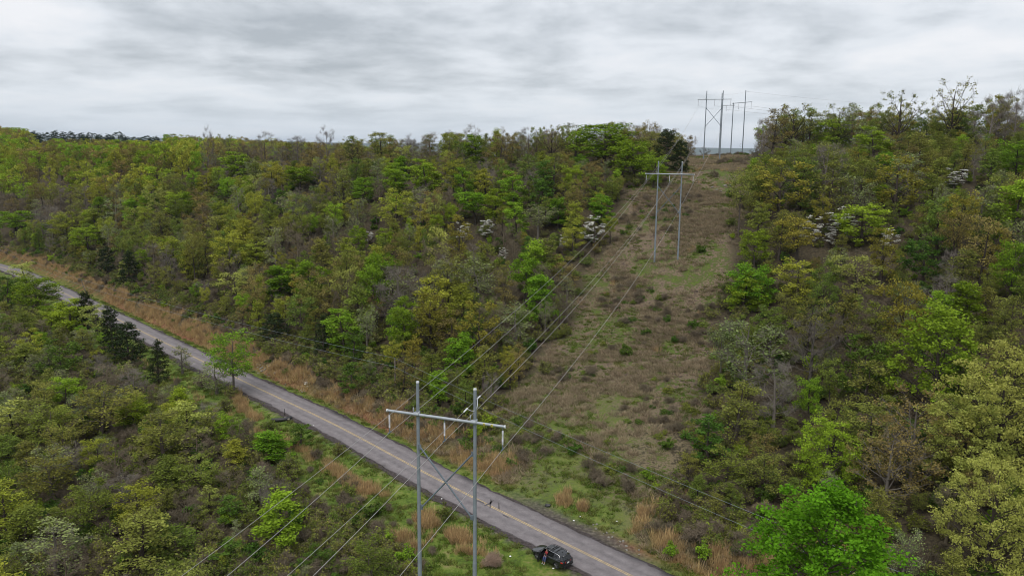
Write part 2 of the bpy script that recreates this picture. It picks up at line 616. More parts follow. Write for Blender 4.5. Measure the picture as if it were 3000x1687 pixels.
def ground_mat():
    m, nt, out = mat_base('ground_cover')
    L = nt.links.new
    at = N(nt, 'ShaderNodeAttribute', attribute_name='zones')
    sp = N(nt, 'ShaderNodeSeparateColor')
    L(at.outputs['Color'], sp.inputs[0])
    at2 = N(nt, 'ShaderNodeAttribute', attribute_name='bare')
    geo = N(nt, 'ShaderNodeNewGeometry')

    def noise(scale, detail=5.0, rough=.6):
        n = N(nt, 'ShaderNodeTexNoise', i_Scale=scale, i_Detail=detail, i_Roughness=rough)
        L(geo.outputs['Position'], n.inputs['Vector'])
        return n
    nf, nm, nb = noise(2.2), noise(0.35), noise(0.07)
    litter = ramp(nt, [(.3, (.03, .026, .018)), (.5, (.065, .052, .034)), (.7, (.10, .085, .05))])
    L(nf.outputs['Fac'], litter.inputs[0])
    green = ramp(nt, [(.34, (.05, .06, .022)), (.44, (.075, .12, .02)), (.54, (.125, .17, .032)), (.62, (.19, .19, .065)), (.72, (.24, .19, .11))])
    mg = N(nt, 'ShaderNodeMix', data_type='FLOAT')
    mg.inputs[0].default_value = .5
    L(nf.outputs['Fac'], mg.inputs[2])
    L(nm.outputs['Fac'], mg.inputs[3])
    L(mg.outputs[0], green.inputs[0])
    rowc = ramp(nt, [(.36, (.04, .03, .024)), (.43, (.075, .056, .042)), (.475, (.20, .15, .105)), (.51, (.09, .078, .042)), (.55, (.07, .105, .02)), (.61, (.11, .135, .03)), (.66, (.21, .165, .11))])
    mr = N(nt, 'ShaderNodeMix', data_type='FLOAT')
    mr.inputs[0].default_value = .45
    L(nm.outputs['Fac'], mr.inputs[2])
    L(nb.outputs['Fac'], mr.inputs[3])
    mr2 = N(nt, 'ShaderNodeMix', data_type='FLOAT')
    mr2.inputs[0].default_value = .4
    L(mr.outputs[0], mr2.inputs[2])
    L(nf.outputs['Fac'], mr2.inputs[3])
    L(mr2.outputs[0], rowc.inputs[0])
    dirt = ramp(nt, [(.3, (.10, .045, .026)), (.5, (.19, .085, .048)), (.7, (.26, .15, .10))])
    L(nf.outputs['Fac'], dirt.inputs[0])
    grav = ramp(nt, [(.3, (.05, .042, .038)), (.55, (.10, .085, .075)), (.75, (.17, .15, .13))])
    L(nf.outputs['Fac'], grav.inputs[0])

    def mixc(f, a, b):
        n = N(nt, 'ShaderNodeMix', data_type='RGBA')
        L(f, n.inputs[0])
        L(a, n.inputs[6])
        L(b, n.inputs[7])
        return n.outputs[2]
    c = mixc(sp.outputs['Red'], litter.outputs[0], rowc.outputs[0])
    c = mixc(sp.outputs['Green'], c, green.outputs[0])
    c = mixc(sp.outputs['Blue'], c, dirt.outputs[0])
    c = mixc(at2.outputs['Fac'], c, grav.outputs[0])
    b = N(nt, 'ShaderNodeBsdfPrincipled', i_Roughness=0.95)
    b.inputs['Specular IOR Level'].default_value = 0.1
    L(c, b.inputs['Base Color'])
    bp = N(nt, 'ShaderNodeBump', i_Strength=0.6, i_Distance=0.25)
    L(nf.outputs['Fac'], bp.inputs['Height'])
    L(bp.outputs[0], b.inputs['Normal'])
    L(b.outputs[0], out.inputs['Surface'])
    return m


gme = np_mesh('ground', np.stack([xr, yr, ZZ], 1), GF, ground_mat(), smooth=True)
ca = gme.attributes.new('zones', 'FLOAT_COLOR', 'POINT')
ca.data.foreach_set('color', np.stack([ROWM, VERGE, DIRT, np.ones_like(DIRT)], 1).astype(np.float32).ravel())
cb = gme.attributes.new('bare', 'FLOAT', 'POINT')
cb.data.foreach_set('value', BARE.astype(np.float32))
tag(link('ground', gme), kind='structure')


# ------------------------------------------------------------------ road
def asphalt_mat():
    m, nt, out = mat_base('old_asphalt')
    L = nt.links.new
    at = N(nt, 'ShaderNodeAttribute', attribute_name='across')
    geo = N(nt, 'ShaderNodeNewGeometry')
    n1 = N(nt, 'ShaderNodeTexNoise', i_Scale=0.9, i_Detail=6.0, i_Roughness=.65)
    n2 = N(nt, 'ShaderNodeTexNoise', i_Scale=9.0, i_Detail=4.0, i_Roughness=.7)
    L(geo.outputs['Position'], n1.inputs['Vector'])
    L(geo.outputs['Position'], n2.inputs['Vector'])
    base = ramp(nt, [(.33, (.12, .109, .112)), (.5, (.18, .164, .168)), (.66, (.235, .217, .22))])
    mx = N(nt, 'ShaderNodeMix', data_type='FLOAT')
    mx.inputs[0].default_value = .45
    L(n1.outputs['Fac'], mx.inputs[2])
    L(n2.outputs['Fac'], mx.inputs[3])
    L(mx.outputs[0], base.inputs[0])
    ab = N(nt, 'ShaderNodeMath', operation='ABSOLUTE')
    L(at.outputs['Fac'], ab.inputs[0])
    wob = N(nt, 'ShaderNodeMath', operation='MULTIPLY_ADD')
    L(n1.outputs['Fac'], wob.inputs[0])
    wob.inputs[1].default_value = 0.22
    L(ab.outputs[0], wob.inputs[2])
    edge = ramp(nt, [(0.0, (1, 1, 1)), (.28, (1.1, 1.09, 1.09)), (.48, (.86, .86, .87)), (.68, (1.08, 1.07, 1.07)), (.96, (.92, .91, .92)), (1.05, (.36, .34, .34))])
    sc01 = N(nt, 'ShaderNodeMath', operation='MULTIPLY')
    L(wob.outputs[0], sc01.inputs[0])
    sc01.inputs[1].default_value = 0.9
    L(sc01.outputs[0], edge.inputs[0])
    mm = N(nt, 'ShaderNodeMix', data_type='RGBA', blend_type='MULTIPLY')
    mm.inputs[0].default_value = 1
    L(base.outputs[0], mm.inputs[6])
    L(edge.outputs[0], mm.inputs[7])
    b = N(nt, 'ShaderNodeBsdfPrincipled', i_Roughness=0.85)
    b.inputs['Specular IOR Level'].default_value = 0.25
    L(mm.outputs[2], b.inputs['Base Color'])
    bp = N(nt, 'ShaderNodeBump', i_Strength=0.3, i_Distance=0.02)
    L(n2.outputs['Fac'], bp.inputs['Height'])
    L(bp.outputs[0], b.inputs['Normal'])
    L(b.outputs[0], out.inputs['Surface'])
    return m


def ribbon(name, offs, zs, mat, k0=0, k1=None, jit=0.0, across=None, seed=1):
    """sheet along the road axis: offsets (m) across it, one height each"""
    k1 = len(RF) if k1 is None else k1
    P, Nn = RF[k0:k1], RN[k0:k1]
    n, c = len(P), len(offs)
    V = np.zeros((n, c, 3))
    r = np.random.default_rng(seed)
    for j, (o, z) in enumerate(zip(offs, zs)):
        oj = np.full(n, float(o))
        if jit and j in (0, 1, c - 2, c - 1):
            q = r.normal(0, 1, n)
            q = np.convolve(q, np.ones(5) / 5, 'same') * 1.2 + r.normal(0, .35, n)
            if j in (0, c - 1):
                last = q
            oj = oj + jit * (q if j in (0, c - 1) else q)
        V[:, j, :2] = P + Nn * oj[:, None]
        V[:, j, 2] = z
    ii_ = (np.arange(n - 1)[:, None] * c + np.arange(c - 1)[None]).ravel()
    F = np.stack([ii_, ii_ + c, ii_ + c + 1, ii_ + 1], 1)
    me = np_mesh(name, V.reshape(-1, 3), F, mat, smooth=False)
    if np.dot(np.cross(V[1, 0] - V[0, 0], V[0, 1] - V[0, 0]), [0, 0, 1]) < 0:
        me.flip_normals()
    if across is not None:
        at = me.attributes.new('across', 'FLOAT', 'POINT')
        at.data.foreach_set('value', np.tile(np.asarray(across, np.float32), n))
    return me


HW = 3.25
ASPH = asphalt_mat()
tag(link('road', ribbon('road', [-HW - .12, -HW, -2, -.7, .7, 2, HW, HW + .12], [-.12, .02, .04, .05, .05, .04, .02, -.12], ASPH, jit=0.22,
                        across=[-1.02, -1, -.62, -.2, .2, .62, 1, 1.02])), kind='structure')
SHO = simple('road_shoulder', (0.062, 0.052, 0.05), 0.95, noise=.45, scale=3.0, spec=.1)
GRAVEL = simple('shoulder_gravel', (0.10, 0.085, 0.078), 0.95, noise=.4, scale=4.0, spec=.1)
tag(link('road_edge', ribbon('road_edge', [-HW - .8, -HW + .2], [-.06, -.02], SHO, jit=.42, seed=4)), kind='structure')
tag(link('road_edge', ribbon('road_edge', [HW - .2, HW + .5], [-.02, -.075], SHO, jit=.3, seed=9)), kind='structure')
YEL = simple('road_paint_yellow', (0.50, 0.37, 0.17), 0.8, noise=.3, scale=1.1)
for o in (-.12, .12):
    tag(link('centre_line', ribbon('centre_line', [o - .05, o + .05], [.055, .055], YEL)), kind='structure')


def road_k(px, py):
    g = ground0(px, py)
    return int(((RF - g[:2]) ** 2).sum(1).argmin())


def patch(name, pts, z, mat):
    """flat irregular sheet through pixel outline"""
    P = [ground0(*p, z=z) for p in pts]
    bm = bmesh.new()
    f = bm.faces.new([bm.verts.new(p) for p in P])
    if f.normal.z < 0:
        f.normal_flip()
    me = bpy.data.meshes.new(name)
    bm.to_mesh(me)
    bm.free()
    me.materials.append(mat)
    return tag(link(name, me), kind='structure')


TAR = simple('tar', (0.085, 0.075, 0.077), 0.8, noise=.3, scale=5)
for pts in [[(1448, 1462), (1454, 1463), (1451, 1477), (1449, 1490), (1446, 1488), (1447, 1474)],
            [(1470, 1470), (1475, 1472), (1476, 1484), (1477, 1492), (1472, 1491), (1472, 1480)],
            [(1456, 1464), (1459, 1466), (1448, 1478), (1432, 1483), (1430, 1480), (1444, 1474)],
            [(1402, 1462), (1418, 1468), (1432, 1473), (1430, 1476), (1414, 1471), (1400, 1465)],
            [(1485, 1505), (1500, 1512), (1506, 1517), (1500, 1516), (1486, 1509)]]:
    patch('tar_patch', pts, .058, TAR)


# ------------------------------------------------------------------ far hills behind the gap
def far_hills():
    a = np.linspace(R(35), R(150), 160)
    rr = np.random.default_rng(3)
    V = []
    prof = np.zeros(160)
    for s in (3, 7, 15):
        t = np.linspace(0, s, 160)
        g = rr.random(s + 2)
        prof += np.interp(t, np.arange(s + 2), g) / s ** .5
    prof = np.convolve(np.pad(prof, 4, 'edge'), np.ones(9) / 9, 'valid')
    prof = (prof - prof.min()) / (np.ptp(prof) + 1e-6)
    top = 92 + 72 * prof
    for d, hf in ((12000, -.1), (12600, .45), (13200, 1.0), (14000, .8), (15200, .1)):
        for k, an in enumerate(a):
            V.append((math.cos(an) * d, math.sin(an) * d, -8 + (top[k] + 8) * hf if hf > 0 else -12))
    i_ = (np.arange(4)[:, None] * 160 + np.arange(159)[None]).ravel()
    F = np.stack([i_, i_ + 160, i_ + 161, i_ + 1], 1)
    me = np_mesh('hills', V, F, simple('hill_woods', (0.055, 0.075, 0.05), .95, noise=.3, scale=.004), smooth=True)
    me.flip_normals()
    tag(link('hills', me), kind='structure')


far_hills()


# ------------------------------------------------------------------ thin spring haze
def haze():
    m = bpy.data.materials.new('haze')
    m.use_nodes = True
    nt = m.node_tree
    nt.nodes.clear()
    out = N(nt, 'ShaderNodeOutputMaterial')
    pv = N(nt, 'ShaderNodeVolumePrincipled')
    pv.inputs['Color'].default_value = (0.72, 0.84, 1.0, 1)
    pv.inputs['Density'].default_value = HAZE
    pv.inputs['Anisotropy'].default_value = 0.2
    nt.links.new(pv.outputs[0], out.inputs['Volume'])
    V, F = boxq(0, 5000, 80, 35000, 24000, 220)
    o = link('haze', np_mesh('haze', V, F, m))
    tag(o, kind='stuff')


HAZE = 4e-5
haze()

# ------------------------------------------------------------------ transmission line
STEEL = simple('weathered_steel', (0.23, 0.265, 0.295), 0.55, metal=0.15, noise=.14, scale=1.5)
STEEL_L = simple('galvanised_steel', (0.34, 0.37, 0.40), 0.45, metal=0.15, noise=.1, scale=2.0)
STEEL_D = simple('dark_steel', (0.14, 0.17, 0.20), 0.55, metal=0.15, noise=.15, scale=2.0)
CAPM = simple('pole_cap_paint', (0.62, 0.64, 0.65), .5)
INSU = simple('insulator_polymer', (0.60, 0.60, 0.63), .45, noise=.05)
WIRE = simple('aluminium_wire', (0.34, 0.33, 0.32), .5, metal=.2, noise=.08)
TAGY = simple('tag_yellow', (0.70, 0.62, 0.12), .5)
TAGB = simple('tag_black', (0.02, 0.02, 0.02), .6)


def part(name, parts, mat, parent, smooth=True):
    V, F = merge(parts)
    me = np_mesh(name, V, F, mat, smooth=False)
    o = link(name, me, parent)
    if smooth:
        for p in me.polygons:
            p.use_smooth = True
        try:
            me.set_sharp_from_angle(angle=R(40))
        except Exception:
            pass
    return o


def lathe(profile, n=10, z0=0.0):
    return tube([(0, 0, z0 + z) for z, r in profile], [r for z, r in profile], n)


def insulator_string(parent, x, zt, length=1.45):
    """ribbed polymer insulator hanging from the arm at local x, y=0"""
    rod = [(0.0, .012), (-.12, .02), (-.14, .02)]
    rib = part('insulator', [(v + [x, 0, zt], f) for v, f in [lathe(
        [(-.20, .05)] + [(-.22 - i * .05 - (.024 if i % 2 else 0), .085 if i % 2 == 0 else .052) for i in range(int((length - .25) / .05))] + [(-length + .02, .05)], 10)]], INSU, parent)
    part('shackle', [(v + [x, 0, zt], f) for v, f in [lathe([(.05, .03), (-.20, .03)], 6)]], STEEL_D, rib)
    part('clamp', [(v + [x, 0, zt], f) for v, f in [lathe([(-length + .02, .035), (-length - .16, .05), (-length - .34, .05), (-length - .4, .03)], 6),
                                                    tube([(0, -.28, -length - .40), (0, .28, -length - .40)], .06, 6)]], STEEL_D, rib)
    return rib


def h_frame(c, zarm, label, cat='transmission tower', brace=True, tags=False, cap=True, deadend=False):
    rz = math.atan2(LA[1], LA[0])
    zb = min(h1(*(c - LA * 2.7)), h1(*(c + LA * 2.7)))
    root = empty('transmission_tower', (c[0], c[1], zb), rz, label, cat, 'steel H-frame towers of the power line')
    za = zarm - zb
    for sx in (-2.7, 2.7):
        g = h1(*(c + LA * sx)) - zb
        top = za + 2.75
        sh = sx
        # two telescoped sections with a visible slip joint
        part('pole', [tube([(sh, .0, g - .6), (sh, 0, za * .48), ], [.215, .185], 12), tube([(sh, 0, za * .48), (sh, 0, top)], [.17, .135], 12)], STEEL, root)
        if cap:
            part('pole_cap', [tube([(sh, 0, top + .003), (sh, 0, top + .12)], [.15, .145], 12)], CAPM, root)
        part('bracket', [boxq(sh, -.30, za + .02, .5, .14, .34), boxq(sh - .28, -.3, za + .34, .05, .12, .5), boxq(sh + .28, -.3, za + .1, .05, .3, .4)], STEEL_L, root, False)
    part('crossarm', [tube([(-5.5, -.32, za), (0, -.32, za), (5.5, -.32, za)], [.115, .125, .115], 12)], STEEL_L, root)
    for sx in (-1, 1):
        part('end_plate', [tube([(sx * 5.503, -.32, za), (sx * 5.60, -.32, za)], [.14, .14], 12)], CAPM, root)
    if brace:
        part('brace', [tube([(-2.45, -.14, za - 3.0), (2.45, -.14, za - 8.7)], .075, 8), boxq(-2.5, -.14, za - 3.0, .3, .08, .45), boxq(2.5, -.14, za - 8.7, .3, .08, .45)], STEEL_D, root)
        part('brace', [tube([(2.45, .06, za - 3.0), (-2.45, .06, za - 8.7)], .075, 8), boxq(2.5, .06, za - 3.0, .3, .08, .45), boxq(-2.5, .06, za - 8.7, .3, .08, .45)], STEEL_D, root)
    for x in (-5.35, 0, 5.35):
        s = insulator_string(root, x, za - .17)
    for ch in root.children:
        if ch.name.startswith('insulator'):
            ch.location.y = -.32
    if tags:
        for x in (3.72, 4.42):
            pl = part('number_plate', [boxq(x, -.32 - .13, za - .02, .2, .012, .26)], TAGY, root, False)
            part('digit', [boxq(x - .05, -.32 - .139, za - .02, .03, .006, .17), boxq(x + .04, -.32 - .139, za - .02, .03, .006, .17), boxq(x, -.32 - .1405, za + .04, .09, .004, .03)], TAGB, pl, False)
    return root, zb


Z1, Z2, Z3 = 23.3, 40.73, 63.18
tw1, _ = h_frame(T1, Z1, 'nearest grey steel H-frame power tower, on the grass in front of the road', tags=True)
tw2, _ = h_frame(T2, Z2, 'grey steel H-frame power tower halfway up the cleared slope')
tw3, _ = h_frame(T3, Z3, 'grey steel H-frame power tower with X brace against the sky on the hilltop')


def three_pole():
    c = np.array(T4)
    A, B, Cc = at_depth(2103.5, 298, 303), at_depth(2138, 296, 303), at_depth(2172.6, 287, 303)
    zb = h1(*c)
    root = empty('angle_tower', (c[0], c[1], zb), 0, 'three-pole steel angle tower standing just behind the hilltop H-frame', 'transmission tower')

    def loc(p):
        return np.array([p[0] - c[0], p[1] - c[1], p[2] - zb])
    tops = [at_depth(2103, 262, 303)[2], at_depth(2138, 290, 303)[2], at_depth(2172.6, 253, 303)[2]]
    for p, t in zip((A, B, Cc), tops):
        x, y = p[0] - c[0], p[1] - c[1]
        part('pole', [tube([(x, y, h1(p[0], p[1]) - zb - .5), (x, y, t - zb)], [.24, .15], 12)], STEEL, root)
        part('pole_cap', [tube([(x, y, t - zb + .003), (x, y, t - zb + .12)], .17, 12)], CAPM, root)
    off = np.array([0, -.4, 0])
    part('crossarm', [tube([loc(A) + off, loc(at_depth(2142, 296.5, 303)) + off], .13, 10)], STEEL_L, root)
    part('crossarm', [tube([loc(at_depth(2134, 291.5, 303)) + off, loc(at_depth(2192, 285.5, 303)) + off], .13, 10)], STEEL_L, root)
    for px, py in ((2117, 298), (2153, 291), (2190, 286)):
        q = loc(at_depth(px, py, 303)) + off
        s = insulator_string(root, 0, 0, 1.7)
        s.location = q
    # guy ring low on the right pole
    x, y = Cc[0] - c[0], Cc[1] - c[1]
    a = np.linspace(0, 2 * math.pi, 17)
    part('cable_coil', [tube(np.stack([x - .55 + .6 * np.cos(a), np.full(17, y - .25), 4.2 + .75 * np.sin(a)], 1), .03, 4, False)], STEEL_D, root)
    part('static_bracket', [tube([(x, y, tops[2] - zb - .3), (x + 1.3, y, tops[2] - zb - .35)], .05, 6)], STEEL_D, root)
    return A, B, Cc, tops


A4, B4, C4, TOP4 = three_pole()


def cat_pts(p, q, sag, n=40):
    t = np.linspace(0, 1, n)[:, None]
    P = np.asarray(p)[None] * (1 - t) + np.asarray(q)[None] * t
    P[:, 2] -= 4 * sag * (t * (1 - t))[:, 0]
    return P


def wire(name, pts, r, label, cat, group, mat=WIRE):
    me = np_mesh(name, *tube(pts, r, 5, False), mat, smooth=True)
    return tag(link(name, me), label, cat, group)


def p3(T, off, z):
    q = T + LA * off
    return (q[0], q[1], z)


lab = {'l': 'left conductor wire hanging under the tower insulators', 'm': 'middle conductor wire hanging under the central tower insulators',
       'r': 'right conductor wire hanging under the tower insulators'}
goal = {'l': at_depth(2117, 309, 303), 'm': at_depth(2153, 302, 303), 'r': at_depth(2190, 298, 303)}
back = LN * -0.32
for k, off in (('l', -5.35), ('m', 0.0), ('r', 5.35)):
    dz = 2.02
    b = np.array([back[0], back[1], 0])
    a0, a1, a2, a3 = [np.array(p3(T, off, z - dz)) + b for T, z in ((T0, 24.0), (T1, Z1), (T2, Z2), (T3, Z3))]
    P = np.vstack([cat_pts(a0, a1, 5.6, 60), cat_pts(a1, a2, 2.6, 60)[1:], cat_pts(a2, a3, 1.6, 40)[1:], cat_pts(a3, goal[k], .5, 20)[1:]])
    wire('power_line', P, .021, lab[k], 'power line', 'wires of the transmission line')
for k, off, zoff, l4 in (('left', -2.7, 1.75, at_depth(2103.5, 266, 303)), ('right', 2.7, 1.55, at_depth(2172, 257, 303))):
    a0, a1, a2, a3 = [np.array(p3(T, off - .22, z + zoff)) for T, z in ((T0, 24.0), (T1, Z1), (T2, Z2), (T3, Z3))]
    P = np.vstack([cat_pts(a0, a1, 4.6, 60), cat_pts(a1, a2, 2.0, 60)[1:], cat_pts(a2, a3, 1.2, 40)[1:], cat_pts(a3, l4, .3, 20)[1:]])
    w = wire('shield_wire', P, .016, 'thin shield wire along the %s pole tops of the towers' % k, 'power line', 'wires of the transmission line')
    if k == 'right':                                          # dead-end sleeves and jumper at the first tower
        d = (cat_pts(a1, a2, 2.0)[1] - a1)
        d /= np.linalg.norm(d)
        e = (a1 - cat_pts(a0, a1, 4.6)[-2])
        e /= np.linalg.norm(e)
        part('sleeve', [tube([a1 + d * 1.05, a1 + d * 1.75], [.075, .055], 8)], CAPM, w)
        part('sleeve', [tube([a1 - e * 1.05, a1 - e * 1.75], [.075, .055], 8)], CAPM, w)
        t = np.linspace(0, 1, 14)[:, None]
        J = (a1 - e * 1.1) * (1 - t) + (a1 + d * 1.1) * t
        J[:, 2] -= 2.2 * (t * (1 - t))[:, 0]
        J[:, 0] += 1.1 * (t * (1 - t))[:, 0]
        part('jumper', [tube(J, .03, 5, False)], CAPM, w)
# the line turns right behind the woods
for i, (q, py) in enumerate(((goal['l'], 322), (goal['m'], 314), (goal['r'], 308))):
    e = at_depth(2980, py + 18, 420)
    wire('power_line', cat_pts(q, e, 2.5, 40), .034, ['lowest', 'middle', 'top'][i] + ' of three distant wires running right from the angle tower above the woods', 'power line',
         'wires beyond the angle tower')
wire('shield_wire', cat_pts(at_depth(2184, 256, 303), at_depth(2990, 290, 420), 2.0, 40), .024, 'thin shield wire running right from the tallest angle tower pole', 'power line', 'wires beyond the angle tower')

# ------------------------------------------------------------------ small distribution line along the far side of the road
WOOD = simple('weathered_pole_wood', (0.16, 0.135, 0.115), .9, noise=.3, scale=4)
up = [(-120.6, 221.4, (-2.4, -.6)), (-21.04, 137.4, (0, 0)), (48.0, 52.5, (0, 0))]
tops = []
names = ['leaning thin utility pole on the far verge at the far left', 'thin wooden utility pole in front of the woods left of the corridor', 'thin wooden utility pole below the right woods']
for (x, y, lean), lb in zip(up, names):
    g = h1(x, y)
    hgt = 8.6 if y < 200 else 8.2
    root = empty('utility_pole', (x, y, g), 0, lb, 'utility pole', 'wooden poles of the roadside line')
    t = np.array([lean[0], lean[1], hgt])
    if y < 200 and y > 100:
        t[2] = 8.5 - g
    part('pole', [tube([(0, 0, -.5), tuple(t)], [.15, .1], 8)], WOOD, root)
    part('pin_insulator', [tube([tuple(t + [0, 0, .005]), tuple(t + [0, 0, .18])], [.03, .06], 6)], STEEL_D, root)
    part('hardware', [boxq(t[0] * .82, t[1] * .82 - .13, t[2] * .8, .1, .1, .18)], STEEL_D, root, False)
    tops.append((np.array([x, y, g]) + t + [0, 0, .19], np.array([x, y, g]) + t * [.82, .82, .8] + [0, -.19, 0]))
far0 = (np.array([-215., 318., 8.5]), np.array([-215., 318., 7.0]))
far3 = (np.array([95., -5., 10.]), np.array([95., -5., 8.5]))
seq = [far0] + tops + [far3]
for j, lb in ((0, 'upper thin wire of the roadside utility line'), (1, 'lower thin wire of the roadside utility line')):
    P = np.vstack([cat_pts(seq[i][j], seq[i + 1][j], .9, 30)[(1 if i else 0):] for i in range(4)])
    wire('utility_wire', P, .019, lb, 'power line', 'wires of the roadside utility line', STEEL)


# ------------------------------------------------------------------ plants: mesh generators
def leaf_quads(C, size, r, up=.6, aspect=.62, dirs=None):
    n = len(C)
    nrm = r.normal(size=(n, 3))
    nrm /= np.linalg.norm(nrm, axis=1)[:, None]
    nrm[:, 2] += up
    nrm /= np.linalg.norm(nrm, axis=1)[:, None]
    a = r.normal(size=(n, 3))
    U = np.cross(nrm, a)
    U /= np.linalg.norm(U, axis=1)[:, None] + 1e-9
    W = np.cross(nrm, U)
    s = size * r.uniform(.65, 1.25, n)[:, None]
    U, W = U * s * .62, W * s * .62 * aspect
    V = np.stack([C - U, C + W * 1.0 + U * .1, C + U, C - W + U * .1], 1).reshape(-1, 3)
    return V, np.arange(n * 4).reshape(n, 4)


def twig_quads(P, D, L, w, r):
    n = len(P)
    a = r.normal(size=(n, 3))
    S = np.cross(D, a)
    S /= np.linalg.norm(S, axis=1)[:, None] + 1e-9
    S = S * np.broadcast_to(np.asarray(w), (n,))[:, None]
    E_ = P + D * np.asarray(L)[:, None]
    V = np.stack([P - S, P + S, E_ + S * .3, E_ - S * .3], 1).reshape(-1, 3)
    return V, np.arange(n * 4).reshape(n, 4)


def unit(v):
    return v / (np.linalg.norm(v, axis=-1, keepdims=True) + 1e-9)


ENV = {
    'round': lambda t: math.sqrt(max(0.02, 1 - ((t - .45) / .62) ** 2)),
    'oval': lambda t: math.sqrt(max(0.02, 1 - ((t - .42) / .64) ** 2)),
    'umbrella': lambda t: (.35 + .75 * t) if t < .75 else math.sqrt(max(.02, 1 - ((t - .75) / .3) ** 2)) * .92,
    'fan': lambda t: .25 + .8 * t if t < .85 else .93 - (t - .85) * 2.2,
    'cone': lambda t: max(.03, (1 - t) ** .85) * (1 if t > .12 else .7 + 2.5 * t),
    'flame': lambda t: max(.05, (1 - t) ** .6) * min(1, .45 + 2.2 * t),
}


def tree_geo(seed, H=10.0, W=6.5, shape='round', hb=.28, limbs=14, sec=4, lpc=30, lsize=.3, clump=.75, flat=.75, fork=False,
             twigs=6, twl=.8, tw=.016, bend=.05, droop=0.0, up=.6, skip=0.0, r0=.018, rise=.34, aspect=.62, tw_in_wood=True, jit=.22):
    """returns wood (V, F, tint) and foliage (V, F, tint)"""
    r = np.random.default_rng(seed)
    env = ENV[shape]
    Rm = W / 2
    k = 9
    tz = np.linspace(0, 1, k)
    ang = r.uniform(0, 6.28)
    wob = np.cumsum(r.normal(0, bend * H * .22, (k, 2)), 0) * tz[:, None]
    lean = np.array([math.cos(ang), math.sin(ang)]) * bend * H * r.uniform(0, 1)
    tr = np.stack([wob[:, 0] * .5 + lean[0] * tz, wob[:, 1] * .5 + lean[1] * tz, tz * H * .9 - .4 * (tz == 0)], 1)
    rad = r0 * H * (1 - tz) ** .8 + .012 * H * .12
    rad[0] *= 1.25
    wood = [tube(tr, rad, 6, False)]
    tips, tw_p, tw_d, tw_l = [], [], [], []

    def trunk_at(z):
        q = np.clip(z / (H * .9), 0, 1) * (k - 1)
        i = min(int(q), k - 2)
        return tr[i] * (1 - (q - i)) + tr[i + 1] * (q - i)
    sweep = r.uniform(0, 6.28)
    for i in range(limbs):
        t = (i + r.uniform(.1, .9)) / limbs
        t = t ** .9
        az = sweep + i * 2.39996 + r.normal(0, .3)
        rr_ = env(t) * Rm * r.uniform(.62, 1.05)
        ze = H * (hb + (1 - hb) * t) * r.uniform(.97, 1.02)
        zs = max(H * hb * .75, ze - rise * rr_ * 2 - droop * 0 - r.uniform(0, .08) * H)
        if shape == 'cone':
            zs = ze + .05 * rr_
        zs = min(zs, H * .86)
        b = trunk_at(zs)
        c = trunk_at(min(ze, H * .88))
        e = np.array([c[0] + math.cos(az) * rr_, c[1] + math.sin(az) * rr_, ze])
        mid = b * .5 + e * .5 + np.array([0, 0, -.12 * rr_ if shape != 'umbrella' else .1 * rr_]) + r.normal(0, .05 * rr_ + .02, 3)
        s = np.linspace(0, 1, 5)[:, None]
        path = b * (1 - s) ** 2 + 2 * mid * s * (1 - s) + e * s ** 2
        br = max(.012 * H * .14, np.interp(zs, tr[:, 2], rad) * .48)
        wood.append(tube(path, np.linspace(br, br * .22, 5), 4, False))
        tips.append(e)
        n2 = max(2, int(round(sec * (0.5 + .5 * rr_ / Rm))))
        for j in range(n2):
            q = r.uniform(.38, .97)
            p = b * (1 - q) ** 2 + 2 * mid * q * (1 - q) + e * q ** 2
            d = unit(unit(e - b) * .7 + r.normal(0, .75, 3) + np.array([0, 0, .25 if shape != 'cone' else -.05]))
            l = (Rm * r.uniform(.22, .45)) * (1.15 - .4 * q)
            en = p + d * l
            wood.append(tube([p, p + d * l * .5 + r.normal(0, .04 * l, 3), en], [br * .4, br * .25, br * .1 + .004], 3, False))
            tips.append(en)
    tips = np.array(tips)
    if skip:
        tips_l = tips[r.random(len(tips)) > skip]
    else:
        tips_l = tips
    # twigs radiate from every branch end
    nt_ = len(tips) * twigs
    if nt_:
        P = np.repeat(tips, twigs, 0) + r.normal(0, clump * .22, (nt_, 3))
        D = unit(r.normal(0, 1, (nt_, 3)) + np.array([0, 0, .55]) + unit(P - np.array([0, 0, H * hb])) * .6)
        wood.append(twig_quads(P - D * twl * .3, D, twl * r.uniform(.6, 1.3, nt_), tw * r.uniform(.7, 1.3, nt_), r))
    WV, WF = merge(wood)
    wt = r.uniform(.85, 1.15, len(WF))
    CV = CF = ct = None
    if lpc:
        n = len(tips_l) * lpc
        cl_t = np.repeat(r.uniform(1 - jit, 1 + jit, len(tips_l)), lpc)
        off = r.normal(0, 1, (n, 3))
        off = unit(off) * (r.random(n)[:, None] ** .5) * clump * np.repeat(r.uniform(.65, 1.25, len(tips_l)), lpc)[:, None]
        off[:, 2] *= flat
        C = np.repeat(tips_l, lpc, 0) + off
        CV, CF = leaf_quads(C, lsize, r, up, aspect)
        ct = cl_t * r.uniform(.82, 1.18, n)
    return (WV, WF, wt), (CV, CF, ct)


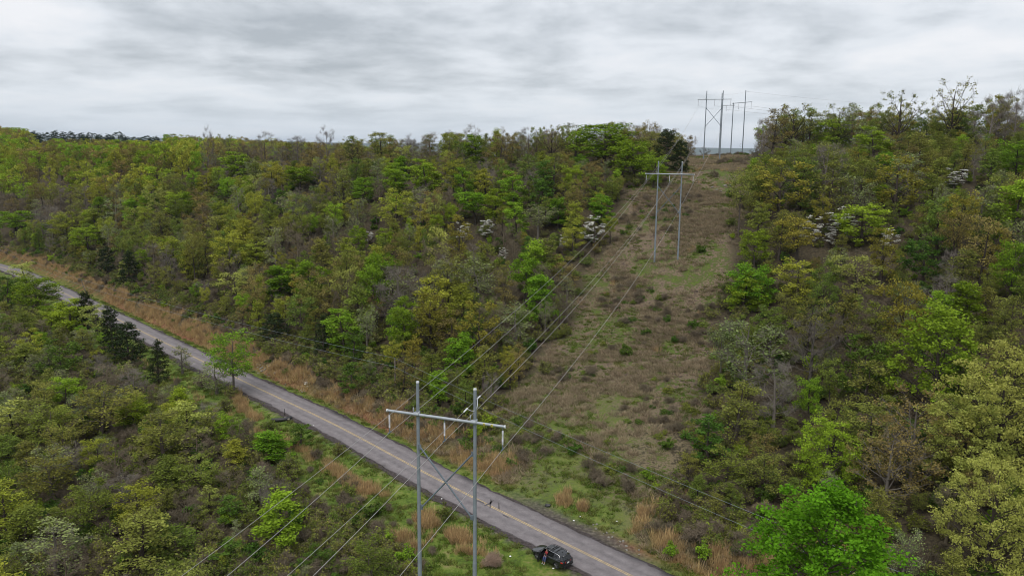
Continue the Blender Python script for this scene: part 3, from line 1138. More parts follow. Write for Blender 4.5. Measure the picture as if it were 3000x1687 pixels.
def bush_geo(seed, H=1.6, W=2.0, stems=9, lpc=26, lsize=.2, sec=4, clump=.35, twigs=5, twl=.45, tw=.012, arch=.3, jit=.2):
    r = np.random.default_rng(seed)
    wood, tips = [], []
    for i in range(stems):
        az = r.uniform(0, 6.28)
        rr_ = W / 2 * math.sqrt(r.random())
        z = H * r.uniform(.5, 1.0) * (1 - .45 * (rr_ / (W / 2)) ** 2)
        b = np.array([math.cos(az), math.sin(az), 0]) * rr_ * .18
        e = np.array([math.cos(az) * rr_, math.sin(az) * rr_, z])
        m = (b + e) / 2 + np.array([0, 0, arch * H * .5])
        s = np.linspace(0, 1, 4)[:, None]
        p = b * (1 - s) ** 2 + 2 * m * s * (1 - s) + e * s ** 2
        wood.append(tube(p, np.linspace(.02, .006, 4) * H / 1.6, 3, False))
        tips.append(e)
        for j in range(sec):
            q = r.uniform(.3, 1)
            p0 = b * (1 - q) ** 2 + 2 * m * q * (1 - q) + e * q ** 2
            en = p0 + unit(r.normal(0, 1, 3) + [0, 0, .5]) * W * r.uniform(.1, .24)
            en[2] = max(en[2], .08 * H)
            wood.append(tube([p0, en], [.009 * H / 1.6, .004], 3, False))
            tips.append(en)
    tips = np.array(tips)
    if twigs:
        n = len(tips) * twigs
        P = np.repeat(tips, twigs, 0) + r.normal(0, clump * .3, (n, 3))
        D = unit(r.normal(0, 1, (n, 3)) + [0, 0, .6])
        wood.append(twig_quads(P - D * twl * .3, D, twl * r.uniform(.6, 1.3, n), tw * r.uniform(.7, 1.3, n), r))
    WV, WF = merge(wood)
    CV = CF = ct = None
    if lpc:
        n = len(tips) * lpc
        off = unit(r.normal(0, 1, (n, 3))) * (r.random(n)[:, None] ** .5) * clump
        C = np.repeat(tips, lpc, 0) + off * [1, 1, .75]
        C[:, 2] = np.maximum(C[:, 2], .05)
        CV, CF = leaf_quads(C, lsize, r)
        ct = np.repeat(r.uniform(1 - jit, 1 + jit, len(tips)), lpc) * r.uniform(.82, 1.18, n)
    return (WV, WF, r.uniform(.85, 1.15, len(WF))), (CV, CF, ct)


def blades_geo(seed, n=60, H=.35, rad=.35, w=.02, lean=.35, spread=0.4):
    r = np.random.default_rng(seed)
    a = r.uniform(0, 6.28, n)
    d = rad * np.sqrt(r.random(n))
    P = np.stack([np.cos(a) * d, np.sin(a) * d, np.full(n, -.03)], 1)
    D = unit(np.stack([np.cos(a) * lean * r.uniform(0, 1.5, n) + r.normal(0, spread * .5, n), np.sin(a) * lean * r.uniform(0, 1.5, n) + r.normal(0, spread * .5, n), np.ones(n)], 1))
    V, F = twig_quads(P, D, H * r.uniform(.5, 1.15, n), w * r.uniform(.7, 1.4, n), r)
    return V, F, r.uniform(.75, 1.25, n)


# species: (wood mat, leaf mat, list of generator settings, natural W)
SPEC = {}


def species(key, leaf, bark, variants, **base):
    out = []
    for i, v in enumerate(variants):
        kw = dict(base)
        kw.update(v)
        seed = sum(map(ord, key)) * 31 + i * 7 + 3
        bush = kw.pop('bush', False)
        (wv, wf, wt), (cv, cf, ct) = (bush_geo if bush else tree_geo)(seed, **kw)
        wm = np_mesh(key + '_wood', wv, wf, bark, tint=wt)
        cm = np_mesh(key + '_crown', cv, cf, leaf, tint=ct) if cv is not None else None
        out.append(dict(wood=wm, crown=cm, H=kw.get('H', 1.6 if bush else 10.0), W=kw.get('W', 2.0 if bush else 6.5), raw=((wv, wf, wt), (cv, cf, ct)), mats=(bark, leaf)))
    SPEC[key] = out


RND = [dict(shape='round', W=5.4, H=10, hb=.26), dict(shape='oval', W=3.9, H=10.5, hb=.16), dict(shape='flame', W=4.4, H=10.5, hb=.2), dict(shape='umbrella', W=5.8, H=10, hb=.45),
       dict(shape='oval', W=4.4, H=10.5, hb=.4, bend=.1, limbs=13), dict(shape='flame', W=3.6, H=11, hb=.3, bend=.07)]
species('bright', LEAF['bright'], BARK, RND, lpc=66, lsize=.235, clump=.8, twigs=3, limbs=19)
species('lime', LEAF['lime'], BARK, RND, lpc=58, lsize=.23, clump=.8, twigs=3, limbs=18)
species('yellow', LEAF['yellow'], BARK, RND, lpc=50, lsize=.2, clump=.76, twigs=4, limbs=16)
species('gold', LEAF['gold'], BARK, [RND[0], RND[1], RND[3]], lpc=46, lsize=.2, clump=.7, twigs=4, hb=.32, r0=.022)
species('rust', LEAF['rust'], BARK, [RND[0], RND[1], RND[3]], lpc=42, lsize=.19, clump=.74, twigs=6, hb=.3)
species('pale', LEAF['pale'], BARK, [RND[0], RND[1], RND[2]], lpc=46, lsize=.2, clump=.7, twigs=5, hb=.28)
species('dull', LEAF['dull'], BARK, RND, lpc=46, lsize=.21, clump=.8, twigs=5, limbs=16)
species('olive', LEAF['olive'], BARK, RND, lpc=36, lsize=.2, clump=.8, twigs=6, limbs=16)
species('sage', LEAF['sage'], BARK_PALE, RND, lpc=18, lsize=.22, clump=.82, twigs=10)
species('deep', LEAF['deep'], BARK, RND[:3], lpc=34, lsize=.28, clump=.75, twigs=2, hb=.12)
species('wispy', LEAF['lime'], BARK_PALE, [dict(shape='round', W=6.5, H=12, hb=.4)], lpc=52, lsize=.23, clump=.8, twigs=8, limbs=20, r0=.013, bend=.08, rise=.5, skip=.1)
species('bare', LEAF['twig'], BARK_PALE, [dict(shape='round', W=6.2, H=10), dict(shape='fan', W=5.4, H=10.5), dict(shape='oval', W=4.6, H=10)], lpc=0, twigs=16, twl=1.1, tw=.014, hb=.25, limbs=16, sec=5)
species('bare_brown', LEAF['twig_brown'], LEAF['twig_brown'], [dict(shape='round', W=6.2, H=9.5), dict(shape='oval', W=5, H=10)], lpc=0, twigs=18, twl=1.0, tw=.014, hb=.22, limbs=16, sec=5)
species('cedar', LEAF['cedar'], BARK, [dict(shape='cone', W=4.4, H=9), dict(shape='flame', W=4.8, H=8.5), dict(shape='cone', W=3.6, H=9.5)], hb=.04, limbs=34, sec=4, lpc=26, lsize=.26, clump=.5, twigs=2, up=.2, aspect=.4, bend=.02, jit=.15)
species('pine', LEAF['pine'], BARK, [dict(shape='round', W=8, H=14), dict(shape='flame', W=8, H=15)], hb=.08, limbs=24, sec=4, lpc=36, lsize=.5, clump=1.0, twigs=0, up=.2, aspect=.35)
species('blossom', LEAF['white'], BARK, [dict(shape='umbrella', W=5, H=6), dict(shape='round', W=4.4, H=6), dict(shape='oval', W=3.6, H=6)], hb=.3, limbs=12, sec=4, lpc=34, lsize=.21, clump=.52, flat=.3, twigs=7, up=2.0, skip=.28, jit=.05)
species('fan', LEAF['olive'], BARK, [dict(shape='fan', W=8.5, H=12), dict(shape='round', W=8, H=11)], hb=.34, limbs=16, sec=5, lpc=9, lsize=.25, clump=.55, twigs=6, r0=.02, twl=.9, rise=.7)
# far canopy: bigger leaf clumps, closed round crowns
species('canopy_green', LEAF['lime'], BARK, [dict(shape='round', W=9, H=12)], lpc=26, lsize=.5, clump=1.2, twigs=0, hb=.3)
species('canopy_yellow', LEAF['yellow'], BARK, [dict(shape='round', W=9, H=12), dict(shape='umbrella', W=9, H=12)], lpc=24, lsize=.46, clump=1.15, twigs=2, hb=.3)
species('canopy_rust', LEAF['rust'], BARK, [dict(shape='round', W=9, H=12), dict(shape='umbrella', W=9, H=11)], lpc=22, lsize=.42, clump=1.15, twigs=5, hb=.3)
# large near trees
species('maple', LEAF['maple'], BARK, [dict(shape='flame', W=14, H=19)], hb=.12, limbs=46, sec=7, lpc=120, lsize=.22, clump=.95, flat=.55, twigs=2, up=.9, jit=.16, rise=.3)
species('big_oak', LEAF['pale'], BARK, [dict(shape='round', W=14, H=17), dict(shape='oval', W=11, H=17)], hb=.12, limbs=40, sec=7, lpc=60, lsize=.24, clump=.8, twigs=3, jit=.14)
species('rust_oak', LEAF['rust'], BARK_PALE, [dict(shape='round', W=12, H=14)], hb=.2, limbs=26, sec=6, lpc=34, lsize=.24, clump=.85, twigs=7, skip=.2, r0=.022)
species('big_green', LEAF['lime'], BARK, [dict(shape='flame', W=13, H=14), dict(shape='round', W=11, H=12)], hb=.1, limbs=34, sec=6, lpc=42, lsize=.30, clump=.85, twigs=3)
# shrubs
species('shrub_green', LEAF['deep'], LEAF['twig_brown'], [dict(H=1.5, W=2.4), dict(H=2.2, W=2.4, stems=11)], bush=True, lpc=30, lsize=.22)
species('shrub_lime', LEAF['lime'], LEAF['twig_brown'], [dict(H=2.0, W=2.2), dict(H=2.6, W=2.0, stems=11)], bush=True, lpc=22, lsize=.2)
species('shrub_dull', LEAF['dull'], LEAF['twig_brown'], [dict(H=2.2, W=2.8, stems=12), dict(H=3.0, W=2.6, stems=12)], bush=True, lpc=16, lsize=.2, twigs=9, twl=.6)
species('shrub_olive', LEAF['olive'], LEAF['twig_brown'], [dict(H=2.2, W=2.8, stems=12), dict(H=3.0, W=2.4, stems=12)], bush=True, lpc=12, lsize=.19, twigs=12, twl=.65)
species('shrub_twig', LEAF['twig_brown'], LEAF['twig_brown'], [dict(H=1.6, W=2.6, stems=14), dict(H=2.4, W=2.6, stems=14)], bush=True, lpc=0, twigs=22, twl=.6, tw=.013)
species('shrub_dead', LEAF['dead'], LEAF['dead'], [dict(H=1.5, W=2.3, stems=30)], bush=True, lpc=0, twigs=26, twl=.5, tw=.012, arch=.5)

# ------------------------------------------------------------------ plants: placing
PLACED = []           # dict(x, y, z, H, W, key, var, rz, label, cat, hero)


def put_tree(key, x, y, H, W=None, label=None, var=None, hero=False, z=None, cat='tree', rz=None):
    vs = SPEC[key]
    var = int(rng.integers(len(vs))) if var is None else var % len(vs)
    s = H / vs[var]['H']
    sx = s if W is None else W / vs[var]['W']
    PLACED.append(dict(x=x, y=y, z=h1(x, y) - .05 if z is None else z, key=key, var=var, sz=s, sx=sx, rz=rng.uniform(0, 6.28) if rz is None else rz,
                       label=label, cat=cat, hero=hero, H=H, W=sx * vs[var]['W']))


SCL = 3000 / 2576
HERO = [
    # apex x, apex y (2576-wide view), height m, crown width px, species, variant, category, label
    (2108, 1248, 19, 560, 'maple', 0, 'tree', 'big bright green maple filling the lower right corner beside the road'),
    (2545, 880, 17, 330, 'big_oak', 0, 'tree', 'huge pale yellow-green oak cut by the right edge of the picture'),
    (2450, 985, 13, 230, 'big_oak', 1, 'tree', 'pale yellow-green oak in front of the rust-coloured oak at lower right'),
    (2520, 1150, 13, 260, 'big_oak', 0, 'tree', 'lower pale yellow-green oak under the huge oak at the right edge'),
    (2320, 975, 13, 290, 'rust_oak', 0, 'tree', 'rust-leaved oak with pale dead limbs above the big bright maple'),
    (2250, 1060, 10, 200, 'rust_oak', 0, 'tree', 'smaller rust-leaved oak on the left flank of the larger rust oak'),
    (2375, 765, 15, 330, 'big_green', 0, 'tree', 'broad green tree with pointed top above the rust oak'),
    (2180, 835, 11, 130, 'deep', 0, 'tree', 'dark green dense tree left of the broad pointed green tree'),
    (2185, 890, 9, 110, 'olive', 1, 'tree', 'brownish olive tree in front of the dark green dense tree'),
    (2100, 1060, 9, 170, 'big_green', 1, 'tree', 'fresh green tree standing just above the big bright maple'),
    (1885, 790, 13, 190, 'sage', 0, 'tree', 'tall thin pale green tree with bare lower trunk right of the corridor'),
    (2052, 775, 12, 170, 'bare', 0, 'tree', 'bare grey tree behind the tall thin pale green tree'),
    (1960, 900, 10, 120, 'bare', 2, 'tree', 'bare grey tree right below the tall thin pale green tree'),
    (1790, 1045, 7, 100, 'deep', 1, 'tree', 'dense mid-green tree at the right edge of the lower corridor'),
    (1840, 1120, 6, 130, 'dull', 0, 'tree', 'low green bushy tree under the dense tree at the corridor edge'),
    (1935, 1120, 7, 110, 'olive', 0, 'tree', 'olive yellow rounded tree left of the fresh green tree above the maple'),
    (1870, 680, 8, 80, 'lime', 1, 'tree', 'light green tree at the right edge of the upper corridor'),
    (1900, 570, 9, 80, 'lime', 0, 'tree', 'bright small tree beside the corridor below the golden oak'),
    (1960, 392, 15, 150, 'gold', 0, 'tree', 'tall golden-green oak on the right corridor edge below the skyline'),
    (2010, 540, 11, 120, 'gold', 2, 'tree', 'golden oak with dark forked trunk below the tall golden oak'),
    (2255, 375, 15, 140, 'gold', 0, 'tree', 'tall golden oak in the middle of the right slope'),
    (2225, 560, 11, 80, 'gold', 1, 'tree', 'narrow golden tree under the tall golden oak of the right slope'),
    (2172, 500, 9.5, 135, 'lime', 0, 'tree', 'brilliant green tree among white dogwoods on the right slope'),
    (2043, 533, 7, 60, 'blossom', 1, 'dogwood', 'white dogwood between the golden oak and the brilliant green tree'),
    (2118, 507, 8, 78, 'blossom', 1, 'dogwood', 'large white dogwood touching the top of the brilliant green tree'),
    (2240, 560, 5, 50, 'blossom', 1, 'dogwood', 'white dogwood at the right side of the brilliant green tree'),
    (2085, 570, 4, 34, 'blossom', 2, 'dogwood', 'small low white dogwood left of the brilliant green tree'),
    (2400, 402, 6, 70, 'blossom', 0, 'dogwood', 'thin white dogwood high on the right slope'),
    (2165, 625, 10, 130, 'pale', 0, 'tree', 'pale yellow tree with a curved dark trunk on the right slope'),
    (1895, 660, 9, 110, 'bright', 0, 'tree', 'green tree leaning into the corridor below the golden oaks'),
    (2010, 640, 9, 100, 'yellow', 1, 'tree', 'yellowish tree right of the leaning corridor tree'),
    (2262, 207, 16, 125, 'fan', 1, 'tree', 'large round-crowned thin oak breaking the right skyline'),
    (2397, 178, 18, 140, 'fan', 0, 'tree', 'tallest fan-shaped thin tree on the right skyline'),
    (1990, 243, 14, 120, 'fan', 1, 'tree', 'thin-crowned oak first on the skyline right of the towers'),
    (2105, 243, 13, 100, 'fan', 1, 'tree', 'second thin-crowned oak on the skyline right of the towers'),
    (1912, 288, 12, 44, 'bare', 2, 'tree', 'narrow leaning bare tree at the hilltop edge of the corridor'),
    (2490, 225, 13, 100, 'bare', 0, 'tree', 'bare tree on the far right skyline'),
    (2555, 205, 14, 90, 'bare', 1, 'tree', 'pale bare tree at the right end of the skyline'),
    (1940, 262, 11, 70, 'rust', 1, 'tree', 'rusty tree behind the narrow leaning bare tree'),
    (2090, 285, 11, 110, 'lime', 0, 'tree', 'bright green rounded tree just under the right skyline oaks'),
    (2200, 305, 11, 80, 'lime', 1, 'tree', 'light green tree left of the round-crowned skyline oak'),
    (2235, 370, 9, 70, 'bright', 3, 'tree', 'vivid green tree below the round-crowned skyline oak'),
    (2560, 330, 11, 90, 'lime', 0, 'tree', 'light green tree at the right edge under the skyline'),
    (2555, 590, 11, 90, 'bright', 0, 'tree', 'green tree at the right edge halfway down the slope'),
    (2440, 690, 10, 110, 'bright', 2, 'tree', 'green tree above the broad pointed green tree'),
    (2330, 580, 10, 110, 'deep', 0, 'tree', 'dark green tree in the middle of the right slope'),
    (2420, 890, 8, 60, 'deep', 2, 'tree', 'dark conifer-like tree between the broad green tree and the huge oak'),
    # left slope
    (1515, 308, 13, 165, 'bright', 0, 'tree', 'very large bright green tree on the ridge left of the towers'),
    (1590, 352, 11, 110, 'bright', 0, 'tree', 'second bright green tree on the right shoulder of the large ridge tree'),
    (1640, 385, 9, 70, 'lime', 0, 'tree', 'yellow-green tree at the ridge end of the left woods'),
    (1672, 318, 12, 90, 'cedar', 1, 'cedar', 'big dark cedar at the corridor edge on the hilltop'),
    (1708, 345, 9, 60, 'cedar', 1, 'cedar', 'lower dark cedar right of the big hilltop cedar'),
    (1625, 325, 11, 70, 'olive', 0, 'tree', 'brownish tree between the large bright ridge tree and the dark cedar'),
    (1440, 312, 12, 90, 'olive', 0, 'tree', 'brown-green skyline oak left of the large bright ridge tree'),
    (1380, 310, 13, 90, 'fan', 1, 'tree', 'thin brown skyline oak two trees left of the bright ridge tree'),
    (1190, 342, 11, 60, 'bright', 1, 'tree', 'bright green narrow tree touching the skyline left of centre ridge'),
    (1000, 400, 9, 44, 'bright', 1, 'tree', 'dark fresh green tree top above the pair of bright trees'),
    (992, 418, 10, 66, 'lime', 1, 'tree', 'left one of the pair of bright green trees on the upper left slope'),
    (1068, 408, 11, 72, 'lime', 1, 'tree', 'right one of the pair of bright green trees on the upper left slope'),
    (1165, 428, 10, 50, 'lime', 1, 'tree', 'narrow bright green tree on the upper slope near the centre'),
    (1290, 434, 12, 62, 'lime', 1, 'tree', 'tall pale green tree of the upper slope left of the corridor'),
    (908, 455, 9, 72, 'bright', 0, 'tree', 'bright green tree left of the bright pair'),
    (1512, 490, 8, 62, 'bright', 1, 'tree', 'bright green tree close to the corridor below the ridge'),
    (1192, 488, 9, 95, 'bright', 3, 'tree', 'umbrella-shaped bright tree with thin dark trunk on the left slope'),
    (990, 488, 11, 90, 'yellow', 0, 'tree', 'large yellow-green tree in the middle of the left slope'),
    (1350, 515, 9, 110, 'sage', 3, 'tree', 'flat-topped pale green tree above the white dogwoods'),
    (1400, 500, 8, 60, 'bright', 1, 'tree', 'mid-green tree right of the flat-topped pale tree'),
    (1493, 543, 8, 62, 'blossom', 1, 'dogwood', 'largest white dogwood beside the left corridor edge'),
    (1160, 562, 6, 44, 'blossom', 0, 'dogwood', 'white dogwood at the left under the umbrella-shaped tree'),
    (1222, 553, 6, 38, 'blossom', 2, 'dogwood', 'white dogwood at the right under the umbrella-shaped tree'),
    (1415, 592, 4, 30, 'blossom', 0, 'dogwood', 'small white dogwood left of the largest dogwood'),
    (1265, 625, 4, 30, 'blossom', 0, 'dogwood', 'faint white dogwood below the pair of dogwoods'),
    (925, 590, 4, 30, 'blossom', 0, 'dogwood', 'faint white dogwood on the left slope left of the large yellow-green tree'),
    (590, 398, 11, 70, 'lime', 1, 'tree', 'light green tree under the skyline in the left part of the slope'),
    (512, 452, 10, 50, 'yellow', 1, 'tree', 'small yellow-green tree left of the light green skyline tree'),
    (745, 432, 9, 90, 'bright', 3, 'tree', 'green tree with a flat leaning crown on the upper left slope'),
    (640, 620, 9, 70, 'yellow', 1, 'tree', 'yellow-green tree in the middle left slope'),
    (700, 680, 9, 84, 'bright', 1, 'tree', 'bright green egg-shaped tree low on the left slope'),
    (590, 690, 9, 90, 'pale', 0, 'tree', 'pale yellow tree left of the egg-shaped bright tree'),
    (1020, 755, 12, 66, 'lime', 1, 'tree', 'tall light green tree low on the slope above the front tower'),
    (1085, 745, 12, 90, 'gold', 1, 'tree', 'golden-yellow tree right of the tall light green tree'),
    (1205, 768, 13, 110, 'gold', 0, 'tree', 'tall golden oak with dark double trunk above the front tower'),
    (1300, 768, 10, 90, 'sage', 1, 'tree', 'greyish pale tree right of the tall golden oak'),
    (1165, 850, 9, 84, 'bright', 1, 'tree', 'bright green tree at the foot of the tall golden oak'),
    (1150, 545, 13, 60, 'gold', 1, 'tree', 'golden tree with a long dark trunk next to the white dogwoods'),
    (890, 845, 7, 66, 'deep', 0, 'tree', 'dark green bushy tree behind the road edge thicket'),
    (885, 925, 6, 60, 'deep', 1, 'tree', 'lower dark green bushy tree near the road left of the front tower'),
    (812, 806, 9, 58, 'cedar', 0, 'cedar', 'dark cedar on the lower left slope near the golden trees'),
    (690, 800, 7, 96, 'cedar', 1, 'cedar', 'spreading dark cedar low on the slope near the road'),
    (262, 640, 10, 62, 'cedar', 1, 'cedar', 'left of two dark cedars behind the road at the far left'),
    (318, 655, 10, 66, 'cedar', 0, 'cedar', 'right of two dark cedars behind the road at the far left'),
    (400, 555, 11, 70, 'olive', 2, 'tree', 'conifer-shaped olive tree above the two dark roadside cedars'),
    (30, 555, 10, 90, 'bright', 0, 'tree', 'green tree at the left edge above the road'),
    (160, 560, 11, 90, 'yellow', 0, 'tree', 'yellow-green tree in the woods above the far end of the road'),
    (215, 590, 10, 84, 'lime', 0, 'tree', 'light green tree right of the yellow-green tree above the road end'),
    (512, 335, 14, 40, 'bare', 0, 'tree', 'small round bare tree alone on the left skyline'),
    (812, 332, 14, 56, 'bare', 0, 'tree', 'round bare tree sticking out of the centre-left skyline'),
    (1178, 320, 13, 60, 'bare', 1, 'tree', 'bare pale tree top on the centre skyline'),
    (568, 350, 12, 70, 'fan', 1, 'tree', 'thin oak on the skyline right of the lone bare tree'),
    (655, 348, 12, 80, 'bare_brown', 0, 'tree', 'brown bare oak on the left skyline'),
    (740, 355, 11, 60, 'bare', 2, 'tree', 'grey bare tree between the two skyline oaks at left'),
    (880, 355, 12, 80, 'fan', 0, 'tree', 'gnarled thin oak right of the round bare skyline tree'),
    (950, 340, 12, 60, 'olive', 1, 'tree', 'olive green skyline tree right of the gnarled oak'),
    (1320, 325, 12, 70, 'bare_brown', 0, 'tree', 'brown twiggy skyline tree left of the thin brown oak'),
    (1250, 340, 11, 80, 'rust', 0, 'tree', 'rusty skyline tree in the middle of the ridge'),
    (1075, 340, 11, 70, 'bare_brown', 1, 'tree', 'brown bare skyline tree left of the bare pale top'),
    (445, 355, 11, 60, 'canopy_yellow', 1, 'tree', 'flat-topped yellow tree on the skyline near the dark pines'),
    # near side of the road, left
    (582, 850, 12, 130, 'wispy', 0, 'tree', 'lone green roadside tree with bare lower branches on the near verge'),
    (545, 925, 6.5, 80, 'sage', 1, 'tree', 'small sparse tree left of the lone green roadside tree'),
    (458, 885, 6, 66, 'sage', 2, 'tree', 'thin leaning tree on the near verge left of the lone roadside tree'),
    (395, 880, 8.5, 66, 'cedar', 0, 'cedar', 'dark cedar beside the near clearing by the road'),
    (278, 795, 11.5, 70, 'cedar', 2, 'cedar', 'tall pointed dark cedar on the near side of the road'),
    (318, 830, 9.5, 110, 'cedar', 1, 'cedar', 'broad dark cedar right of the tall pointed cedar'),
    (215, 758, 10.5, 84, 'cedar', 0, 'cedar', 'dark ragged cedar in front of the road at upper left'),
    (85, 722, 11, 100, 'bright', 0, 'tree', 'bright green tree in front of the far road end'),
    (62, 682, 10, 66, 'pale', 1, 'tree', 'pale yellow tree overlapping the road at far left'),
    (172, 775, 9, 80, 'lime', 1, 'tree', 'light green tree left of the ragged cedar'),
    (242, 782, 9, 60, 'pale', 0, 'tree', 'pale cream-green tree between the near cedars'),
    (12, 722, 10, 80, 'deep', 0, 'tree', 'green tree at the left edge below the road'),
    (150, 880, 8, 100, 'deep', 0, 'tree', 'dark green tree in the thicket below the near cedars'),
    (500, 1175, 5, 120, 'dull', 0, 'tree', 'yellow-green low tree in the thicket left of the near corridor'),
    (690, 1100, 5, 110, 'bright', 2, 'tree', 'vivid green young tree right of the thicket clearing'),
    (760, 1080, 4, 60, 'deep', 1, 'tree', 'dark green young tree near the culvert'),
    (340, 1030, 5, 90, 'lime', 0, 'tree', 'bright yellow-green bush tree in the near thicket'),
    (30, 1030, 8, 110, 'pale', 1, 'tree', 'pale green tree at the left edge of the near thicket'),
    (60, 1300, 6, 130, 'dull', 2, 'tree', 'dark olive tree at the lower left of the thicket'),
    (230, 1240, 7, 130, 'dull', 0, 'tree', 'dark green tree in the lower left thicket beside a thin trunk'),
    (250, 1000, 8.5, 180, 'olive', 0, 'tree', 'wide brownish tree in the middle of the near thicket'),
    (585, 1260, 4, 66, 'deep', 2, 'tree', 'small blue-green pointed tree in the lower thicket'),
    (590, 1380, 3.6, 80, 'deep', 1, 'tree', 'small dark pointed tree at the bottom of the thicket'),
    (450, 1350, 4.5, 110, 'dull', 1, 'tree', 'dull green tree at the bottom edge of the thicket'),
    (580, 1405, 2.6, 50, 'yellow', 2, 'tree', 'small yellow tree at the bottom edge near the wires'),
    (810, 1395, 3.0, 80, 'deep', 0, 'tree', 'low blue-green bushy tree at the bottom edge below the wires'),
]
for (ax, ay, hgt, wpx, key, var, cat, lb) in HERO:
    px, py = ax * SCL, ay * SCL
    Q, D, hh = hit(px, py, hgt)
    put_tree(key, Q[0], Q[1], min(hh, hgt * 1.5), wpx * SCL / FPX * D, lb, var, True, cat=cat)

# dark pines far left
for i, (ax, ay, D) in enumerate([(40, 352, 690), (75, 350, 700), (105, 352, 690), (130, 347, 700), (150, 350, 720), (172, 349, 700), (196, 352, 690), (220, 350, 700), (242, 355, 690),
                                 (265, 354, 700), (290, 346, 690), (308, 358, 680), (335, 359, 690), (362, 355, 700), (385, 357, 690), (85, 362, 660), (205, 364, 660), (255, 366, 660)]):
    Q = at_depth(ax * SCL, ay * SCL, D)
    z = h1(Q[0], Q[1])
    put_tree('pine', Q[0], Q[1], float(np.clip((Q[2] - z) * .86, 9, 20)), 30 * SCL / FPX * D * 1.25, None, None, False, cat='pine')

# --- fill the woods
GRID = {}


def free(x, y, d):
    gx, gy = int(x // 8), int(y // 8)
    for a in range(gx - 1, gx + 2):
        for b in range(gy - 1, gy + 2):
            for q in GRID.get((a, b), ()):
                if (q[0] - x) ** 2 + (q[1] - y) ** 2 < (0.5 * (d + q[2])) ** 2:
                    return False
    return True


def claim(x, y, d):
    GRID.setdefault((int(x // 8), int(y // 8)), []).append((x, y, d))


for p in PLACED:
    claim(p['x'], p['y'], min(6.0, .55 * p['W']))

BR = np.array([ground0(*q)[:2] for q in [(730, 1215), (800, 1330), (850, 1450), (905, 1687), (1500, 1687), (1400, 1540), (1000, 1330)]])


def brushy(x, y):
    """the low brushy wedge of the line clearing on the near side of the road"""
    c = False
    j = len(BR) - 1
    for i in range(len(BR)):
        if (BR[i][1] > y) != (BR[j][1] > y) and x < (BR[j][0] - BR[i][0]) * (y - BR[i][1]) / (BR[j][1] - BR[i][1]) + BR[i][0]:
            c = not c
        j = i
    return c


MIX = {
    'left_slope': [('dull', .18), ('yellow', .17), ('olive', .17), ('rust', .08), ('lime', .09), ('sage', .12), ('bare', .09), ('bare_brown', .10), ('bright', .02), ('deep', .01), ('pale', .03), ('gold', .03)],
    'left_top': [('rust', .25), ('bare_brown', .2), ('bare', .17), ('olive', .2), ('fan', .08), ('dull', .07), ('sage', .03)],
    'right_slope': [('olive', .30), ('rust', .10), ('bare_brown', .09), ('dull', .28), ('gold', .05), ('bare', .06), ('sage', .07), ('lime', .05)],
    'right_low': [('dull', .3), ('olive', .27), ('deep', .12), ('bare_brown', .15), ('sage', .06), ('rust', .1)],
    'far_left': [('canopy_yellow', .38), ('canopy_rust', .32), ('canopy_green', .22), ('olive', .08)],
    'near_left': [('dull', .17), ('olive', .2), ('sage', .22), ('deep', .03), ('bare', .11), ('bare_brown', .14), ('lime', .04), ('pale', .03), ('yellow', .08)],
}
frng = np.random.default_rng(77)
HV = []
for p in PLACED:
    if p['hero']:
        a_, b_ = project([[p['x'], p['y'], p['z'] + p['H']], [p['x'], p['y'], p['z']]])
        HV.append((a_[0], a_[1], b_[1], p['W'] * FPX / b_[2] * .5, b_[2]))
HV = np.array(HV)


def shown_over(x, y, z, H, W):
    """how tall a tree may stand here without growing over the crown of a mapped tree behind it"""
    for _ in range(3):
        a_, b_ = project([[x, y, z + H], [x, y, z]])
        hw = W * FPX / b_[2] * .5
        near_ = (HV[:, 4] > b_[2]) & (HV[:, 4] < b_[2] + 75) & (np.abs(HV[:, 0] - a_[0]) < HV[:, 3] * .8 + hw * .55)
        lim = HV[:, 1] + .68 * (HV[:, 2] - HV[:, 1])
        if not (near_ & (a_[1] < lim)).any():
            return H
        H *= .72
        W *= .8
    return 0.0



def pick(z):
    ks, ws = zip(*MIX[z])
    return ks[frng.choice(len(ks), p=np.array(ws) / sum(ws))]


